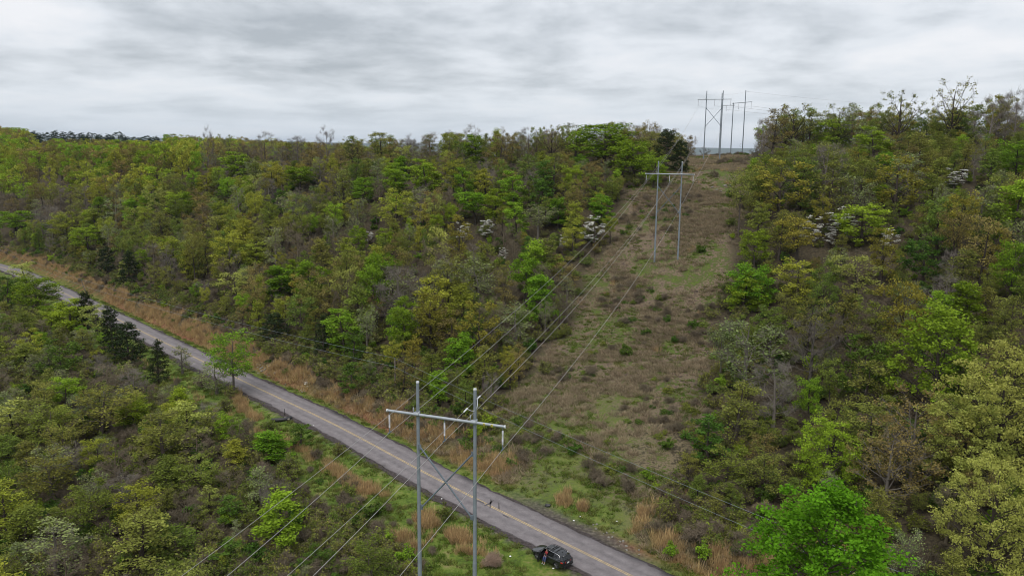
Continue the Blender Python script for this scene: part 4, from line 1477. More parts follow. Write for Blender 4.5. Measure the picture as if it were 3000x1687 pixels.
def fill(n, xr_, yr_, zone_of, spacing, hrange, extra=None):
    X = frng.uniform(*xr_, n)
    Y = frng.uniform(*yr_, n)
    Zg = hz(X, Y)
    S, _ = road_sd(X, Y)
    Lo, Al = line_off(X, Y)
    rm = row_mask(Lo, Al, X, Y)
    pj = project(np.stack([X, Y, Zg + 5], 1))
    for i in range(n):
        if pj[i, 2] < 25 or not (-900 < pj[i, 0] < 3900) or pj[i, 1] > 2300:
            continue
        z = zone_of(X[i], Y[i], S[i], Lo[i], Al[i], pj[i])
        if z is None:
            continue
        if S[i] > 0 and (S[i] < 14.5 or rm[i] > .08):
            continue
        if S[i] <= 0 and (S[i] > (-16 if X[i] > -85 else -12) or abs(Lo[i]) < 11 or brushy(X[i], Y[i])):
            continue
        d = spacing[z]
        if not free(X[i], Y[i], d):
            continue
        claim(X[i], Y[i], d)
        lo, hi = hrange[z]
        hgt = frng.uniform(lo, hi) * (.62 if frng.random() < .18 else 1)
        if S[i] > 0:
            edge = min(1.0, .5 + (S[i] - 14) / 18)
            hgt *= edge
            if Lo[i] < 0 and (rm[i] > 0.01 or abs(Lo[i]) < 20):
                hgt *= .8
        key = pick(z)
        if z == 'near_left' and key in ('bare', 'bare_brown'):
            hgt *= .9
        q = SPEC[key][0]
        hgt = shown_over(X[i], Y[i], Zg[i], hgt, hgt / q['H'] * q['W'])
        if hgt < 2:
            continue
        if pj[i, 0] < 480 and pj[i, 2] > 330:                # keep the dark pines on the far hill in sight
            ap = project([[X[i], Y[i], Zg[i] + hgt]])[0]
            if (pj[i, 0] > 70 and ap[1] < 431) or ap[1] < 385:
                continue
        put_tree(key, X[i], Y[i], hgt, hgt / q['H'] * q['W'] * frng.uniform(.9, 1.3) * (1.35 if z == 'near_left' else 1.0), z=Zg[i] - .05)


def zone(x, y, s, lo, al, pj):
    if s < 0:
        return 'near_left' if lo < 0 else ('right_low' if pj[0] > 2300 else None)
    if lo > 0:
        return 'right_slope' if s > 45 else 'right_low'
    if x < -135 and s > 45:
        return 'far_left'
    if al > 200 or s > 118:
        return 'left_top'
    return 'left_slope'


SPACE = {'left_slope': 4.0, 'left_top': 4.6, 'right_slope': 4.7, 'right_low': 3.9, 'far_left': 6.4, 'near_left': 4.0}
HR = {'left_slope': (8.0, 14.5), 'left_top': (9, 12.5), 'right_slope': (9.5, 16), 'right_low': (6, 11.5), 'far_left': (10, 14), 'near_left': (4.2, 8.4)}
fill(9000, (-240, 130), (70, 330), zone, SPACE, HR)
fill(2600, (40, 200), (60, 330), zone, SPACE, HR)
fill(2600, (-135, 10), (35, 260), zone, SPACE, HR)
fill(4000, (-420, -120), (220, 520), zone, SPACE, HR)
fill(7000, (-700, -60), (300, 900), zone, {**SPACE, 'left_slope': 7, 'left_top': 7}, HR)
fill(1500, (-200, 420), (260, 560), zone, {**SPACE, 'left_top': 9, 'right_slope': 9, 'far_left': 9, 'left_slope': 9}, HR)

# --- which trees show: a coarse front-to-back coverage buffer
ZW, ZH = 500, 281
buf = np.zeros((ZH, ZW), np.float32)
pos = np.array([[p['x'], p['y'], p['z'] + p['H'] * .6] for p in PLACED])
pj_all = project(pos)
order = np.argsort(pj_all[:, 2])
vis = np.zeros(len(PLACED))
yy, xx = np.mgrid[0:ZH, 0:ZW]
for i in order:
    u, v, d = pj_all[i]
    p = PLACED[i]
    p['px'], p['py'], p['d'] = u, v, d
    if d < 20:
        continue
    k = FPX / d / 3000 * ZW
    rx, ry = max(.5, p['W'] * .45 * k), max(.6, p['H'] * .42 * k)
    cx, cy = u / 3000 * ZW, v / 3000 * ZW
    x0, x1, y0, y1 = int(max(0, cx - rx)), int(min(ZW, cx + rx + 1)), int(max(0, cy - ry)), int(min(ZH, cy + ry + 1))
    if x0 >= x1 or y0 >= y1:
        continue
    m = ((xx[y0:y1, x0:x1] + .5 - cx) / rx) ** 2 + ((yy[y0:y1, x0:x1] + .5 - cy) / ry) ** 2 < 1
    sub = buf[y0:y1, x0:x1]
    vis[i] = (m * (1 - sub)).sum()
    sub[m] = 1 - (1 - sub[m]) * .25
for p, v in zip(PLACED, vis):
    p['vis'] = float(v)

KINDN = {'cedar': 'cedar_tree', 'blossom': 'dogwood_tree', 'pine': 'pine_tree', 'bare': 'bare_tree', 'bare_brown': 'bare_tree'}


def kind_of(p):
    return KINDN.get(p['key'], 'leafy_tree')


LIMIT = {'leafy_tree': 300, 'bare_tree': 90, 'cedar_tree': 60, 'dogwood_tree': 40, 'pine_tree': 40}
single = []
rest = []
for kd in LIMIT:
    c = [p for p in PLACED if kind_of(p) == kd]
    c.sort(key=lambda p: -(p['vis'] + (1e6 if p['hero'] and p['vis'] > 1.5 else 0)))
    for j, p in enumerate(c):
        if j < LIMIT[kd] and p['vis'] > 1.5:
            single.append(p)
        else:
            rest.append(p)

# --- labels that single each one out
LOOK = {'bright': 'bright green leafy tree', 'lime': 'light green leafy tree', 'yellow': 'yellow-green budding tree', 'gold': 'golden-leaved tree', 'rust': 'rust-brown budding oak',
        'pale': 'pale yellow tree', 'dull': 'dull green tree', 'olive': 'olive-brown budding tree', 'sage': 'thin grey-green tree', 'deep': 'dark green dense tree', 'bare': 'bare grey tree',
        'bare_brown': 'bare brown twiggy tree', 'cedar': 'dark cedar', 'pine': 'dark pine', 'blossom': 'white dogwood', 'fan': 'thin-crowned oak', 'canopy_green': 'round light green tree',
        'canopy_yellow': 'round yellow-green tree', 'canopy_rust': 'round rusty tree', 'maple': 'maple', 'big_oak': 'pale oak', 'rust_oak': 'rust oak', 'big_green': 'broad green tree', 'wispy': 'wispy green tree'}
ORD = ['', 'first', 'second', 'third', 'fourth', 'fifth', 'sixth', 'seventh', 'eighth', 'ninth', 'tenth', 'eleventh', 'twelfth', 'thirteenth', 'fourteenth', 'fifteenth', 'sixteenth', 'seventeenth',
       'eighteenth', 'nineteenth', 'twentieth']


def place_phrase(p):
    s, _ = road_sd([p['x']], [p['y']])
    lo, al = line_off([p['x']], [p['y']])
    s, lo = float(s[0]), float(lo[0])
    if p['d'] > 330:
        return 'in the distant woods at far left'
    if s < 0:
        return 'in the near thicket upper half' if p['py'] < 1250 else 'in the near thicket lower half'
    side = 'right slope' if lo > 0 else 'left slope'
    b = 'low on the' if s < 40 else ('halfway up the' if s < 85 else ('high on the' if s < 125 else 'along the top of the'))
    return b + ' ' + side


bins = {}
for p in single:
    if p['label'] is None:
        bins.setdefault((p['key'], place_phrase(p)), []).append(p)
for (key, ph), lst in bins.items():
    lst.sort(key=lambda p: p['px'])
    n = len(lst)
    for j, p in enumerate(lst):
        if n == 1:
            p['label'] = 'only %s %s' % (LOOK[key], ph)
        else:
            if j < (n + 1) // 2 or n - j > 20:
                w = 'leftmost' if j == 0 else (ORD[j + 1] if j + 1 < len(ORD) else str(j + 1) + 'th') + ' from left'
            else:
                w = 'rightmost' if j == n - 1 else ORD[n - j] + ' from right'
            p['label'] = '%s %s, %s' % (LOOK[key], ph, w)


def grow(p, name, group, trunk_name='trunk', crown_name='crown'):
    v = SPEC[p['key']][p['var']]
    root = empty(name, (p['x'], p['y'], p['z']), p['rz'], p['label'], p['cat'], group)
    root.scale = (p['sx'], p['sx'], p['sz'])
    link(trunk_name, v['wood'], root)
    if v['crown'] is not None:
        link(crown_name, v['crown'], root)
    return root


GRP = {'leafy_tree': 'leafy trees of the wooded slopes', 'bare_tree': 'bare trees of the wooded slopes', 'cedar_tree': 'dark cedars', 'dogwood_tree': 'white flowering dogwoods', 'pine_tree': 'dark pines on the far hill'}
CATS = {'leafy_tree': 'tree', 'bare_tree': 'tree', 'cedar_tree': 'cedar', 'dogwood_tree': 'dogwood', 'pine_tree': 'pine'}
for p in single:
    kd = kind_of(p)
    p['cat'] = CATS[kd]
    grow(p, kd, GRP[kd])


# ------------------------------------------------------------------ masses built by instancing (stuff)
def proto_mesh(name, spec):
    (wv, wf, wt), (cv, cf, ct) = spec['raw']
    if cv is None:
        return np_mesh(name, wv, wf, spec['mats'][0], tint=wt)
    V, F = merge([(wv, wf), (cv, cf)])
    return np_mesh(name, V, F, list(spec['mats']), midx=np.r_[np.zeros(len(wf)), np.ones(len(cf))], tint=np.r_[wt, ct])


def scatter(name, meshes, pts, label=None):
    """one object that instances the given meshes at points (x, y, z, rz, sx, sz, index)"""
    c = bpy.data.collections.new(name + '_sources')
    for i, me in enumerate(meshes):
        c.objects.link(bpy.data.objects.new('%s_source_%03d' % (name, i), me))
    pts = np.asarray(pts, float)
    me = bpy.data.meshes.new(name)
    me.vertices.add(len(pts))
    me.vertices.foreach_set('co', pts[:, :3].astype(np.float32).ravel())
    for nm, col in (('rz', 3), ('sx', 4), ('sz', 5)):
        me.attributes.new(nm, 'FLOAT', 'POINT').data.foreach_set('value', pts[:, col].astype(np.float32))
    me.attributes.new('idx', 'INT', 'POINT').data.foreach_set('value', pts[:, 6].astype(np.int32))
    o = tag(link(name, me), kind='stuff')
    ng = bpy.data.node_groups.new(name, 'GeometryNodeTree')
    ng.interface.new_socket('Geometry', in_out='INPUT', socket_type='NodeSocketGeometry')
    ng.interface.new_socket('Geometry', in_out='OUTPUT', socket_type='NodeSocketGeometry')
    gi, go = ng.nodes.new('NodeGroupInput'), ng.nodes.new('NodeGroupOutput')
    ci = ng.nodes.new('GeometryNodeCollectionInfo')
    ci.inputs['Collection'].default_value = c
    ci.inputs['Separate Children'].default_value = True
    ci.inputs['Reset Children'].default_value = True
    ip = ng.nodes.new('GeometryNodeInstanceOnPoints')
    ip.inputs['Pick Instance'].default_value = True

    def attr(nm, typ='FLOAT'):
        a = ng.nodes.new('GeometryNodeInputNamedAttribute')
        a.data_type = typ
        a.inputs['Name'].default_value = nm
        return a.outputs['Attribute']
    rx = ng.nodes.new('ShaderNodeCombineXYZ')
    ng.links.new(attr('rz'), rx.inputs['Z'])
    sx = ng.nodes.new('ShaderNodeCombineXYZ')
    a = attr('sx')
    ng.links.new(a, sx.inputs['X'])
    ng.links.new(a, sx.inputs['Y'])
    ng.links.new(attr('sz'), sx.inputs['Z'])
    ng.links.new(gi.outputs[0], ip.inputs['Points'])
    ng.links.new(ci.outputs[0], ip.inputs['Instance'])
    ng.links.new(attr('idx', 'INT'), ip.inputs['Instance Index'])
    ng.links.new(rx.outputs[0], ip.inputs['Rotation'])
    ng.links.new(sx.outputs[0], ip.inputs['Scale'])
    ng.links.new(ip.outputs[0], go.inputs[0])
    md = o.modifiers.new('scatter', 'NODES')
    md.node_group = ng
    return o


keys, meshes = {}, []
for k, vs in SPEC.items():
    for i, v in enumerate(vs):
        keys[(k, i)] = len(meshes)
        meshes.append((k, i))
used = sorted({(p['key'], p['var']) for p in rest})
kidx = {u: i for i, u in enumerate(used)}
scatter('forest', [proto_mesh('forest_tree', SPEC[k][i]) for k, i in used],
        [(p['x'], p['y'], p['z'], p['rz'], p['sx'], p['sz'], kidx[(p['key'], p['var'])]) for p in rest])

# undergrowth between the trunks
ug_keys = ['shrub_dull', 'shrub_olive', 'shrub_twig', 'shrub_lime', 'shrub_green']
ug = [(k, i) for k in ug_keys for i in range(len(SPEC[k]))]
urng = np.random.default_rng(21)
n = 26000
X = np.r_[urng.uniform(-240, 150, n), urng.uniform(-140, 60, n // 3)]
Y = np.r_[urng.uniform(55, 330, n), urng.uniform(45, 170, n // 3)]
S, _ = road_sd(X, Y)
Lo, Al = line_off(X, Y)
RM = row_mask(Lo, Al, X, Y)
Zg = hz(X, Y)
pj = project(np.stack([X, Y, Zg], 1))
dens = np.where(S > 0, np.where(S < 10, 0, np.where(S < 22, .55, .26)) * (1 - RM), np.where(S > -14.5, .03, .5) * (S < -6) * (np.abs(Lo) > 10))
ok = (urng.random(len(X)) < dens) & (pj[:, 2] > 25) & (pj[:, 0] > -500) & (pj[:, 0] < 3500) & (pj[:, 1] < 2100)
w = np.array([.32, .28, .22, .08, .10])
pts = []
for x, y, z, s in zip(X[ok], Y[ok], Zg[ok], S[ok]):
    k = urng.choice(5, p=w)
    i = int(urng.integers(2))
    sc = urng.uniform(.6, 1.15)
    pts.append((x, y, z - .05, urng.uniform(0, 6.28), sc * urng.uniform(.9, 1.3), sc, ug.index((ug_keys[k], i))))
scatter('undergrowth', [proto_mesh('undergrowth_shrub', SPEC[k][i]) for k, i in ug], pts)


# grasses
def blade_mesh(name, mat, **kw):
    V, F, t = blades_geo(**kw)
    return np_mesh(name, V, F, mat, tint=t)


sedge = [blade_mesh('sedge_tuft', LEAF['sedge'], seed=s, n=40, H=1.2, rad=.42, w=.022, lean=.34, spread=.36) for s in (1, 2, 3)]
straw = [blade_mesh('straw_tuft', LEAF['straw'], seed=s, n=70, H=.6, rad=.55, w=.026, lean=.9, spread=.9) for s in (4, 5, 6)]
green = [blade_mesh('grass_tuft', LEAF['grass'], seed=s, n=60, H=.3, rad=.5, w=.03, lean=.6, spread=.7) for s in (7, 8)]
green += [blade_mesh('grass_tuft', LEAF['grass_olive'], seed=s, n=60, H=.34, rad=.5, w=.03, lean=.6, spread=.7) for s in (9, 10)]
bramb = []
for s in (1, 2, 3):
    (wv, wf, wt), _ = bush_geo(300 + s, H=.9, W=2.0, stems=14, lpc=0, twigs=10, twl=.5, tw=.011, arch=.8)
    bramb.append(np_mesh('bramble', wv, wf, LEAF['twig_brown'], tint=wt))
for s in (4, 5):
    (wv, wf, wt), (cv, cf, ct) = bush_geo(300 + s, H=.6, W=1.7, stems=9, lpc=16, lsize=.15, clump=.3, twigs=4, twl=.4)
    V, F = merge([(wv, wf), (cv, cf)])
    bramb.append(np_mesh('bramble', V, F, [LEAF['twig_brown'], LEAF['deep' if s == 4 else 'dull']], midx=np.r_[np.zeros(len(wf)), np.ones(len(cf))], tint=np.r_[wt, ct]))


def spread(n, xr_, yr_, dens, seed):
    r = np.random.default_rng(seed)
    X, Y = r.uniform(*xr_, n), r.uniform(*yr_, n)
    S, _ = road_sd(X, Y)
    Lo, Al = line_off(X, Y)
    RM = row_mask(Lo, Al, X, Y)
    D = dens(X, Y, S, Lo, Al, RM)
    ok = r.random(n) < D
    X, Y = X[ok], Y[ok]
    Z = hz(X, Y)
    pj = project(np.stack([X, Y, Z], 1))
    ok = (pj[:, 2] > 25) & (pj[:, 0] > -350) & (pj[:, 0] < 3350) & (pj[:, 1] < 1950)
    return X[ok], Y[ok], Z[ok], r


def near_tower(X, Y):
    return np.minimum(np.hypot(X - (T1 - LA * 2.7)[0], Y - (T1 - LA * 2.7)[1]), np.hypot(X - (T1 + LA * 2.7)[0], Y - (T1 + LA * 2.7)[1])) < 1


CARP = ground0(1632, 1641)[:2]


def no_car(X, Y):
    return np.hypot(X - CARP[0], Y - CARP[1]) > 2.9


def d_sedge(X, Y, S, Lo, Al, RM):
    n1, n2 = vnoise(X, Y, 3.0, 31), vnoise(X, Y, 14, 32)
    far = np.exp(-((S - 10.2) / 2.6) ** 2) * (S > 6.2) * np.clip((n1 - .3) * 2.6, 0, 1) * (.35 + .9 * n2)
    far = far * np.where(np.abs(Lo - 3) < 9, .12, 1)
    nearv = np.exp(-((S + 9.2) / 1.3) ** 2) * np.clip((n1 - .38) * 3, 0, 1) * (X < 4)
    row = (S > 14) * RM * np.clip((n1 * n2 - .42) * 2.2, 0, .5)
    lowr = (S > 7) * (S < 20) * (Lo > 12) * np.clip((n1 - .45) * 2.5, 0, .8)
    return np.clip(far + nearv * 1.1 + row + lowr, 0, 1)


def pack(X, Y, Z, r, nm, smin, smax, wsc=1.0, off=0):
    s = r.uniform(smin, smax, len(X))
    return np.stack([X, Y, Z, r.uniform(0, 6.28, len(X)), s * wsc, s, r.integers(0, nm, len(X)) + off], 1)


X, Y, Z, r = spread(24000, (-260, 75), (66, 330), d_sedge, 41)
SG = [pack(X, Y, Z, r, 3, .6, 1.1)]


def strip(n, s0, sg, kmin, kmax, seed, thr=.35):
    r = np.random.default_rng(seed)
    k = r.integers(kmin, kmax, n)
    s = s0 + r.normal(0, sg, n)
    P = RF[k] + RN[k] * s[:, None] + RT[k] * r.uniform(-.5, .5, n)[:, None]
    lo, _ = line_off(P[:, 0], P[:, 1])
    n1 = .6 * vnoise(P[:, 0], P[:, 1], 3.2, 51) + .4 * vnoise(P[:, 0], P[:, 1], 11, 52)
    ok = (n1 > thr) & ((np.abs(lo - 3) > 8) | (s < 0)) & ((s > 6.2) | (s < -5.5))
    P = P[ok]
    return pack(P[:, 0], P[:, 1], hz(P[:, 0], P[:, 1]), r, 3, .55, 1.2)


kx = np.argsort(RF[:, 0])
k_at = lambda x: int(np.abs(RF[:, 0] - x).argmin())
ka, kb = sorted((k_at(-260), k_at(-6)))
SG.append(strip(5200, 8.6, 1.45, ka, kb, 61, .38))
ka, kb = sorted((k_at(2), k_at(22)))
SG.append(strip(650, 9.8, 2.4, ka, kb, 62, .47))
for pts_, wd, nn_ in [([(770, 1268), (840, 1305), (930, 1345), (1030, 1405), (1130, 1452)], 1.3, 460), ([(1245, 1512), (1300, 1535), (1360, 1575), (1415, 1610)], 1.7, 300),
                      ([(690, 1165), (720, 1200), (760, 1240)], 1.0, 150), ([(1660, 1460), (1720, 1500)], .9, 160), ([(1180, 1560), (1240, 1600)], 1.0, 60)]:
    G = np.array([ground0(*q)[:2] for q in pts_])
    G = resample(G, .25)
    r = np.random.default_rng(int(pts_[0][0]))
    P = G[r.integers(0, len(G), nn_)] + r.normal(0, wd * .55, (nn_, 2))
    ok = vnoise(P[:, 0], P[:, 1], 1.5, 55) > .42
    P = P[ok]
    SG.append(pack(P[:, 0], P[:, 1], hz(P[:, 0], P[:, 1]), r, 3, .6, 1.15))
scatter('broomsedge', sedge, np.vstack(SG))


def d_straw(X, Y, S, Lo, Al, RM):
    n1, n2 = vnoise(X, Y, 5, 33), vnoise(X, Y, 17, 34)
    return np.clip((S > 12) * RM * np.clip((.45 * n1 + .55 * n2 - .43) * 3.6, 0, 1) * (1 - .45 * (S < 34)) + (S > 0) * (S > 6) * (S < 14) * .25 * (np.abs(Lo - 3) > 9), 0, 1)


X, Y, Z, r = spread(70000, (-40, 95), (80, 320), d_straw, 42)
scatter('dry_grass', straw, pack(X, Y, Z, r, 3, .8, 1.5))


def d_green(X, Y, S, Lo, Al, RM):
    n1, n2 = vnoise(X, Y, 4, 35), vnoise(X, Y, 15, 36)
    vg = ((S > 3.9) & (S < 6.2) | (S < -4.0) & (S > -17)).astype(float) * np.clip(n1 * 1.3, .3, 1)
    pull = np.exp(-((Lo - 3) / 10) ** 2) * (S > 5.5) * (S < 18)
    nearr = (S < -4) * (np.abs(Lo) < 14)
    row = (S > 12) * RM * np.clip((.5 * n1 + .5 * n2 - .37 + .25 * (S < 40) * (Lo < 5)) * 3.5, 0, .95)
    wedge = (S < -8) * (S > -48) * (Lo > -36) * (Lo < -8) * np.clip(n1 * 1.8, .4, 1)
    row = row + wedge
    return np.clip(vg + pull * .8 + nearr * np.clip(n1 * 1.6 - .1, .2, 1) + row, 0, 1) * ~near_tower(X, Y) * no_car(X, Y) * (np.abs(S) > 4.0) * ~((S > 0) & (S < 5.8) & (np.abs(Lo - 4) < 11))


X, Y, Z, r = spread(80000, (-150, 80), (55, 310), d_green, 43)
scatter('grass', green, pack(X, Y, Z, r, 4, .6, 1.25))


def d_bram(X, Y, S, Lo, Al, RM):
    n1, n2 = vnoise(X, Y, 5, 37), vnoise(X, Y, 16, 38)
    return np.clip(((S > 14) * RM * np.clip((.4 * n1 + .6 * n2 - .54) * 5, 0, 1) + ((S < -9) & (S > -45) & (np.abs(Lo) > 9) & (Lo > -34)) * np.clip((n1 - .45) * 2, 0, .5) + ((S > 8) & (S < 22)) * .6 * (np.abs(Lo - 3) > 10) + ((S > 12) & (S < 48) & (Lo > 3)) * RM * np.clip((.5 * n1 + .5 * n2 - .34) * 3, 0, .8) + ((S < -9) & (S > -20)) * .25 * (np.abs(Lo) > 9)), 0, 1) * no_car(X, Y)


X, Y, Z, r = spread(22000, (-230, 95), (60, 320), d_bram, 44)
scatter('brambles', bramb, pack(X, Y, Z, r, 5, .6, 1.35))

# ------------------------------------------------------------------ single shrubs one can point at
SHRUBS = [
    (1460 / SCL, 1655 / SCL, 1.25, 'shrub_dead', 0, 'round pinkish dead bush on the grass left of the black car'),
    (1575, 880, 1.6, 'shrub_green', 0, 'solitary dark green bush in the middle of the cleared corridor'),
    (1680, 800, 1.4, 'shrub_green', 1, 'left dark green thicket bush below the middle tower'),
    (1745, 815, 1.5, 'shrub_green', 0, 'right dark green thicket bush below the middle tower'),
    (1630, 830, 1.1, 'shrub_green', 0, 'low dark green bush above the solitary corridor bush'),
    (1700, 850, 1.1, 'shrub_green', 1, 'dark green bush at the lower side of the corridor thicket'),
    (1680, 780, 1.8, 'shrub_twig', 1, 'grey-brown bare bush behind the corridor thicket'),
    (1758, 620, 1.3, 'shrub_green', 0, 'small dark green bush right of the middle tower foot'),
    (1830, 480, 1.4, 'shrub_green', 0, 'dark green bush under the stony ledge of the upper corridor'),
    (1860, 490, 1.4, 'shrub_green', 1, 'dark green bush right under the stony ledge near the woods'),
    (1790, 430, 1.4, 'shrub_twig', 0, 'brown bush above the stony ledge of the upper corridor'),
    (1870, 465, 1.6, 'shrub_twig', 1, 'brown bush at the right end of the stony ledge'),
    (1455, 1135, 1.2, 'shrub_green', 0, 'low green bush above the grassy pull-off'),
    (1685, 1118, 1.4, 'shrub_green', 1, 'small green bush in the right part of the lower corridor'),
    (1640, 1190, 1.3, 'shrub_lime', 0, 'fresh green bush low in the corridor near the right woods'),
    (1660, 1225, 1.4, 'shrub_lime', 1, 'lower fresh green bush near the right woods'),
    (1530, 1210, 1.2, 'shrub_twig', 0, 'brown bramble bush above the road opposite the car'),
    (1590, 1220, 1.6, 'shrub_twig', 1, 'tall brown bramble bush above the road right of the pull-off'),
    (1700, 1380, 1.6, 'shrub_lime', 0, 'thin yellow-green bush by the road at the maple'),
    (1780, 1385, 2.0, 'shrub_lime', 1, 'larger yellow-green bush by the road at the left of the maple'),
    (1690, 1290, 1.6, 'shrub_twig', 1, 'grey-brown bare bush above the red bank right of the car'),
    (1850, 1240, 2.0, 'shrub_twig', 0, 'grey bare bush at the foot of the right woods'),
    (425, 1042, 1.5, 'shrub_green', 0, 'round dark green bush at the near clearing'),
    (490, 1035, .9, 'shrub_lime', 0, 'pale green low plant in the near clearing'),
    (345, 755, 1.6, 'shrub_green', 0, 'vine-covered green bush by the far verge at left'),
    (385, 765, 1.4, 'shrub_green', 1, 'second vine-covered green bush on the far verge at left'),
    (960, 1300, 1.5, 'shrub_green', 0, 'dark green bush left of the front tower near the wires'),
    (880, 1240, 1.6, 'shrub_dull', 0, 'dull green bush left of the front tower beyond the dark bush'),
    (860, 1140, 2.0, 'shrub_olive', 1, 'thin grey-green bush left of the near sedge strip'),
]
for (x, y, hgt, key, var, lb) in SHRUBS:
    Q, D, hh = hit(x * SCL, y * SCL, hgt * .5)
    v = SPEC[key][var]
    s = hgt / v['H'] * 1.15
    root = empty('shrub', (Q[0], Q[1], h1(Q[0], Q[1]) - .04), rng.uniform(0, 6), lb, 'bush', 'single bushes')
    root.scale = (s, s, s)
    link('stems', v['wood'], root)
    if v['crown'] is not None:
        link('leaves', v['crown'], root)


# ------------------------------------------------------------------ stones, logs, litter
ROCK = simple('grey_stone', (0.19, 0.175, 0.15), .9, noise=.35, scale=3)
ROCKW = simple('white_stone', (0.58, 0.56, 0.52), .9, noise=.2, scale=3)
LOGM = simple('dead_wood', (0.27, 0.22, 0.19), .9, noise=.3, scale=5)
LITM = simple('litter_white', (0.8, 0.8, 0.8), .6)
BLACK = simple('black_plastic', (0.018, 0.018, 0.02), .5)


def rock_mesh(seed, mat, flatz=.65):
    bm = bmesh.new()
    bmesh.ops.create_icosphere(bm, subdivisions=2, radius=.5)
    r = random.Random(seed)
    pl = [(Vector((r.gauss(0, 1), r.gauss(0, 1), r.gauss(0, 1))).normalized(), r.uniform(.28, .42)) for _ in range(7)]
    for v in bm.verts:
        for n_, d in pl:
            k = v.co.dot(n_) - d
            if k > 0:
                v.co -= n_ * k
        v.co.z *= flatz
    me = bpy.data.meshes.new('stone')
    bm.to_mesh(me)
    bm.free()
    me.materials.append(mat)
    return me


rocks = [rock_mesh(i, ROCK) for i in range(5)]
wrock = rock_mesh(9, ROCKW)
rr = random.Random(3)


def rock(px, py, size, label, group, me=None, jz=.1):
    Q, D, _ = hit(px, py, size * .2)
    o = link('stone', me or rr.choice(rocks))
    o.location = (Q[0], Q[1], h1(Q[0], Q[1]) + size * jz)
    o.rotation_euler = (rr.uniform(-.3, .3), rr.uniform(-.3, .3), rr.uniform(0, 6))
    o.scale = (size, size * rr.uniform(.7, 1.1), size * rr.uniform(.7, 1))
    return tag(o, label, 'rock', group)


for i in range(34):
    t = rr.random()
    rock(745 + 62 * t + rr.gauss(0, 9), 1088 + 26 * t + rr.gauss(0, 8), rr.uniform(.35, .75), 'pale grey stone in the heap on the red bank beyond the lone roadside tree', 'stones of the roadside heap')
for i in range(10):
    rock(815 + rr.uniform(0, 35), 1122 + rr.uniform(0, 22), rr.uniform(.25, .5), 'small stone scattered on the red bank right of the stone heap', 'scattered bank stones')
for i in range(12):
    rock(885 + rr.uniform(0, 26), 1144 + rr.uniform(0, 20), rr.uniform(.3, .65), 'grey stone under the white rock on the red bank', 'stones round the white rock')
rock(903, 1141, .95, 'bright white rock on the red bank above the road', 'white rock', wrock)
for i, (px, py) in enumerate([(2118, 535), (2135, 531), (2152, 540), (2095, 545), (2170, 536), (2080, 538), (2106, 552), (2182, 548), (2010, 578), (2018, 575), (1995, 588)]):
    rock(px, py, rr.uniform(.9, 1.6), 'grey ledge stone sticking out of the upper corridor slope', 'ledge stones of the corridor')
for i in range(16):
    rock(1730 + i * 10 + rr.gauss(0, 10), 1530 + i * 6 + rr.gauss(0, 8), rr.uniform(.2, .42), 'small stone in the red ditch opposite the black car', 'ditch stones')

for (x0, y0, x1, y1, rad, lb) in [(1415 / 2.576, 1125 + 338 / 2.576, 1548 / 2.576, 1125 + 288 / 2.576, .11, 'pale fallen log lying in the near clearing'),
                                  (1580 / 2.576, 1125 + 428 / 2.576, 1840 / 2.576, 1125 + 440 / 2.576, .10, 'long fallen trunk lying below the culvert'),
                                  (1500 / 2.576, 1125 + 495 / 2.576, 1780 / 2.576, 1125 + 525 / 2.576, .07, 'thin grey fallen trunk in front of the long one'),
                                  (1095 / 2.576, 1125 + 1148 / 2.576, 1190 / 2.576, 1125 + 1190 / 2.576, .05, 'small pale dead branch in the lower thicket')]:
    A, B = hit(x0, y0)[0], hit(x1, y1)[0]
    L_ = np.linalg.norm(B - A)
    t = np.linspace(0, 1, 7)[:, None]
    P = A * (1 - t) + B * t
    P[:, 2] = np.array([h1(a, b) for a, b in P[:, :2]]) + .5 + .25 * np.sin(t[:, 0] * 5)
    P[:, :2] += rng.normal(0, .08, (7, 2))
    root = empty('fallen_log', tuple(P[0]), 0, lb, 'log', 'fallen logs of the near thicket')
    part('stem', [tube(P - P[0], np.linspace(rad, rad * .5, 7), 7)], LOGM, root)
    for q in (2, 4):
        e = P[q] - P[0]
        part('branch', [tube([e, e + [rng.normal(0, .5), rng.normal(0, .5), .6], e + [rng.normal(0, .8), rng.normal(0, .8), 1.2]], [rad * .4, rad * .25, rad * .1], 5)], LOGM, root)


def scrap_mesh(seed, mat, s=.10):
    bm = bmesh.new()
    bmesh.ops.create_grid(bm, x_segments=4, y_segments=4, size=s)
    r = random.Random(seed)
    for v in bm.verts:
        v.co.z = r.uniform(0, s * .9)
        v.co.x += r.uniform(-.03, .03)
    me = bpy.data.meshes.new('litter')
    bm.to_mesh(me)
    bm.free()
    me.materials.append(mat)
    md = me
    return md


for px, py, lb in [(1449, 1296, 'white litter scrap under the right insulator of the front tower'), (1473, 1380, 'white litter scrap on the grassy pull-off beyond the road'),
                   (1306, 1475, 'white litter scrap on the near verge between the tower poles'), (1510, 1636, 'white litter scrap in the grass left of the car'),
                   (1637, 1669, 'white litter scrap by the rear wheel of the car'), (1820, 1525, 'white litter scrap on the red bank opposite the car'), (927, 1262, 'white litter scrap on the near verge right of the culvert'),
                   (1694, 1523, 'white litter scrap in the ditch grass opposite the car'), (1712, 1521, 'smaller white litter scrap in the ditch opposite the car')]:
    Q = hit(px, py)[0]
    o = link('litter_scrap', scrap_mesh(int(px), LITM))
    sol = o.modifiers.new('thick', 'SOLIDIFY')
    sol.thickness = .012
    o.location = (Q[0], Q[1], h1(Q[0], Q[1]) + .08)
    tag(o, lb, 'litter', 'scraps of litter')

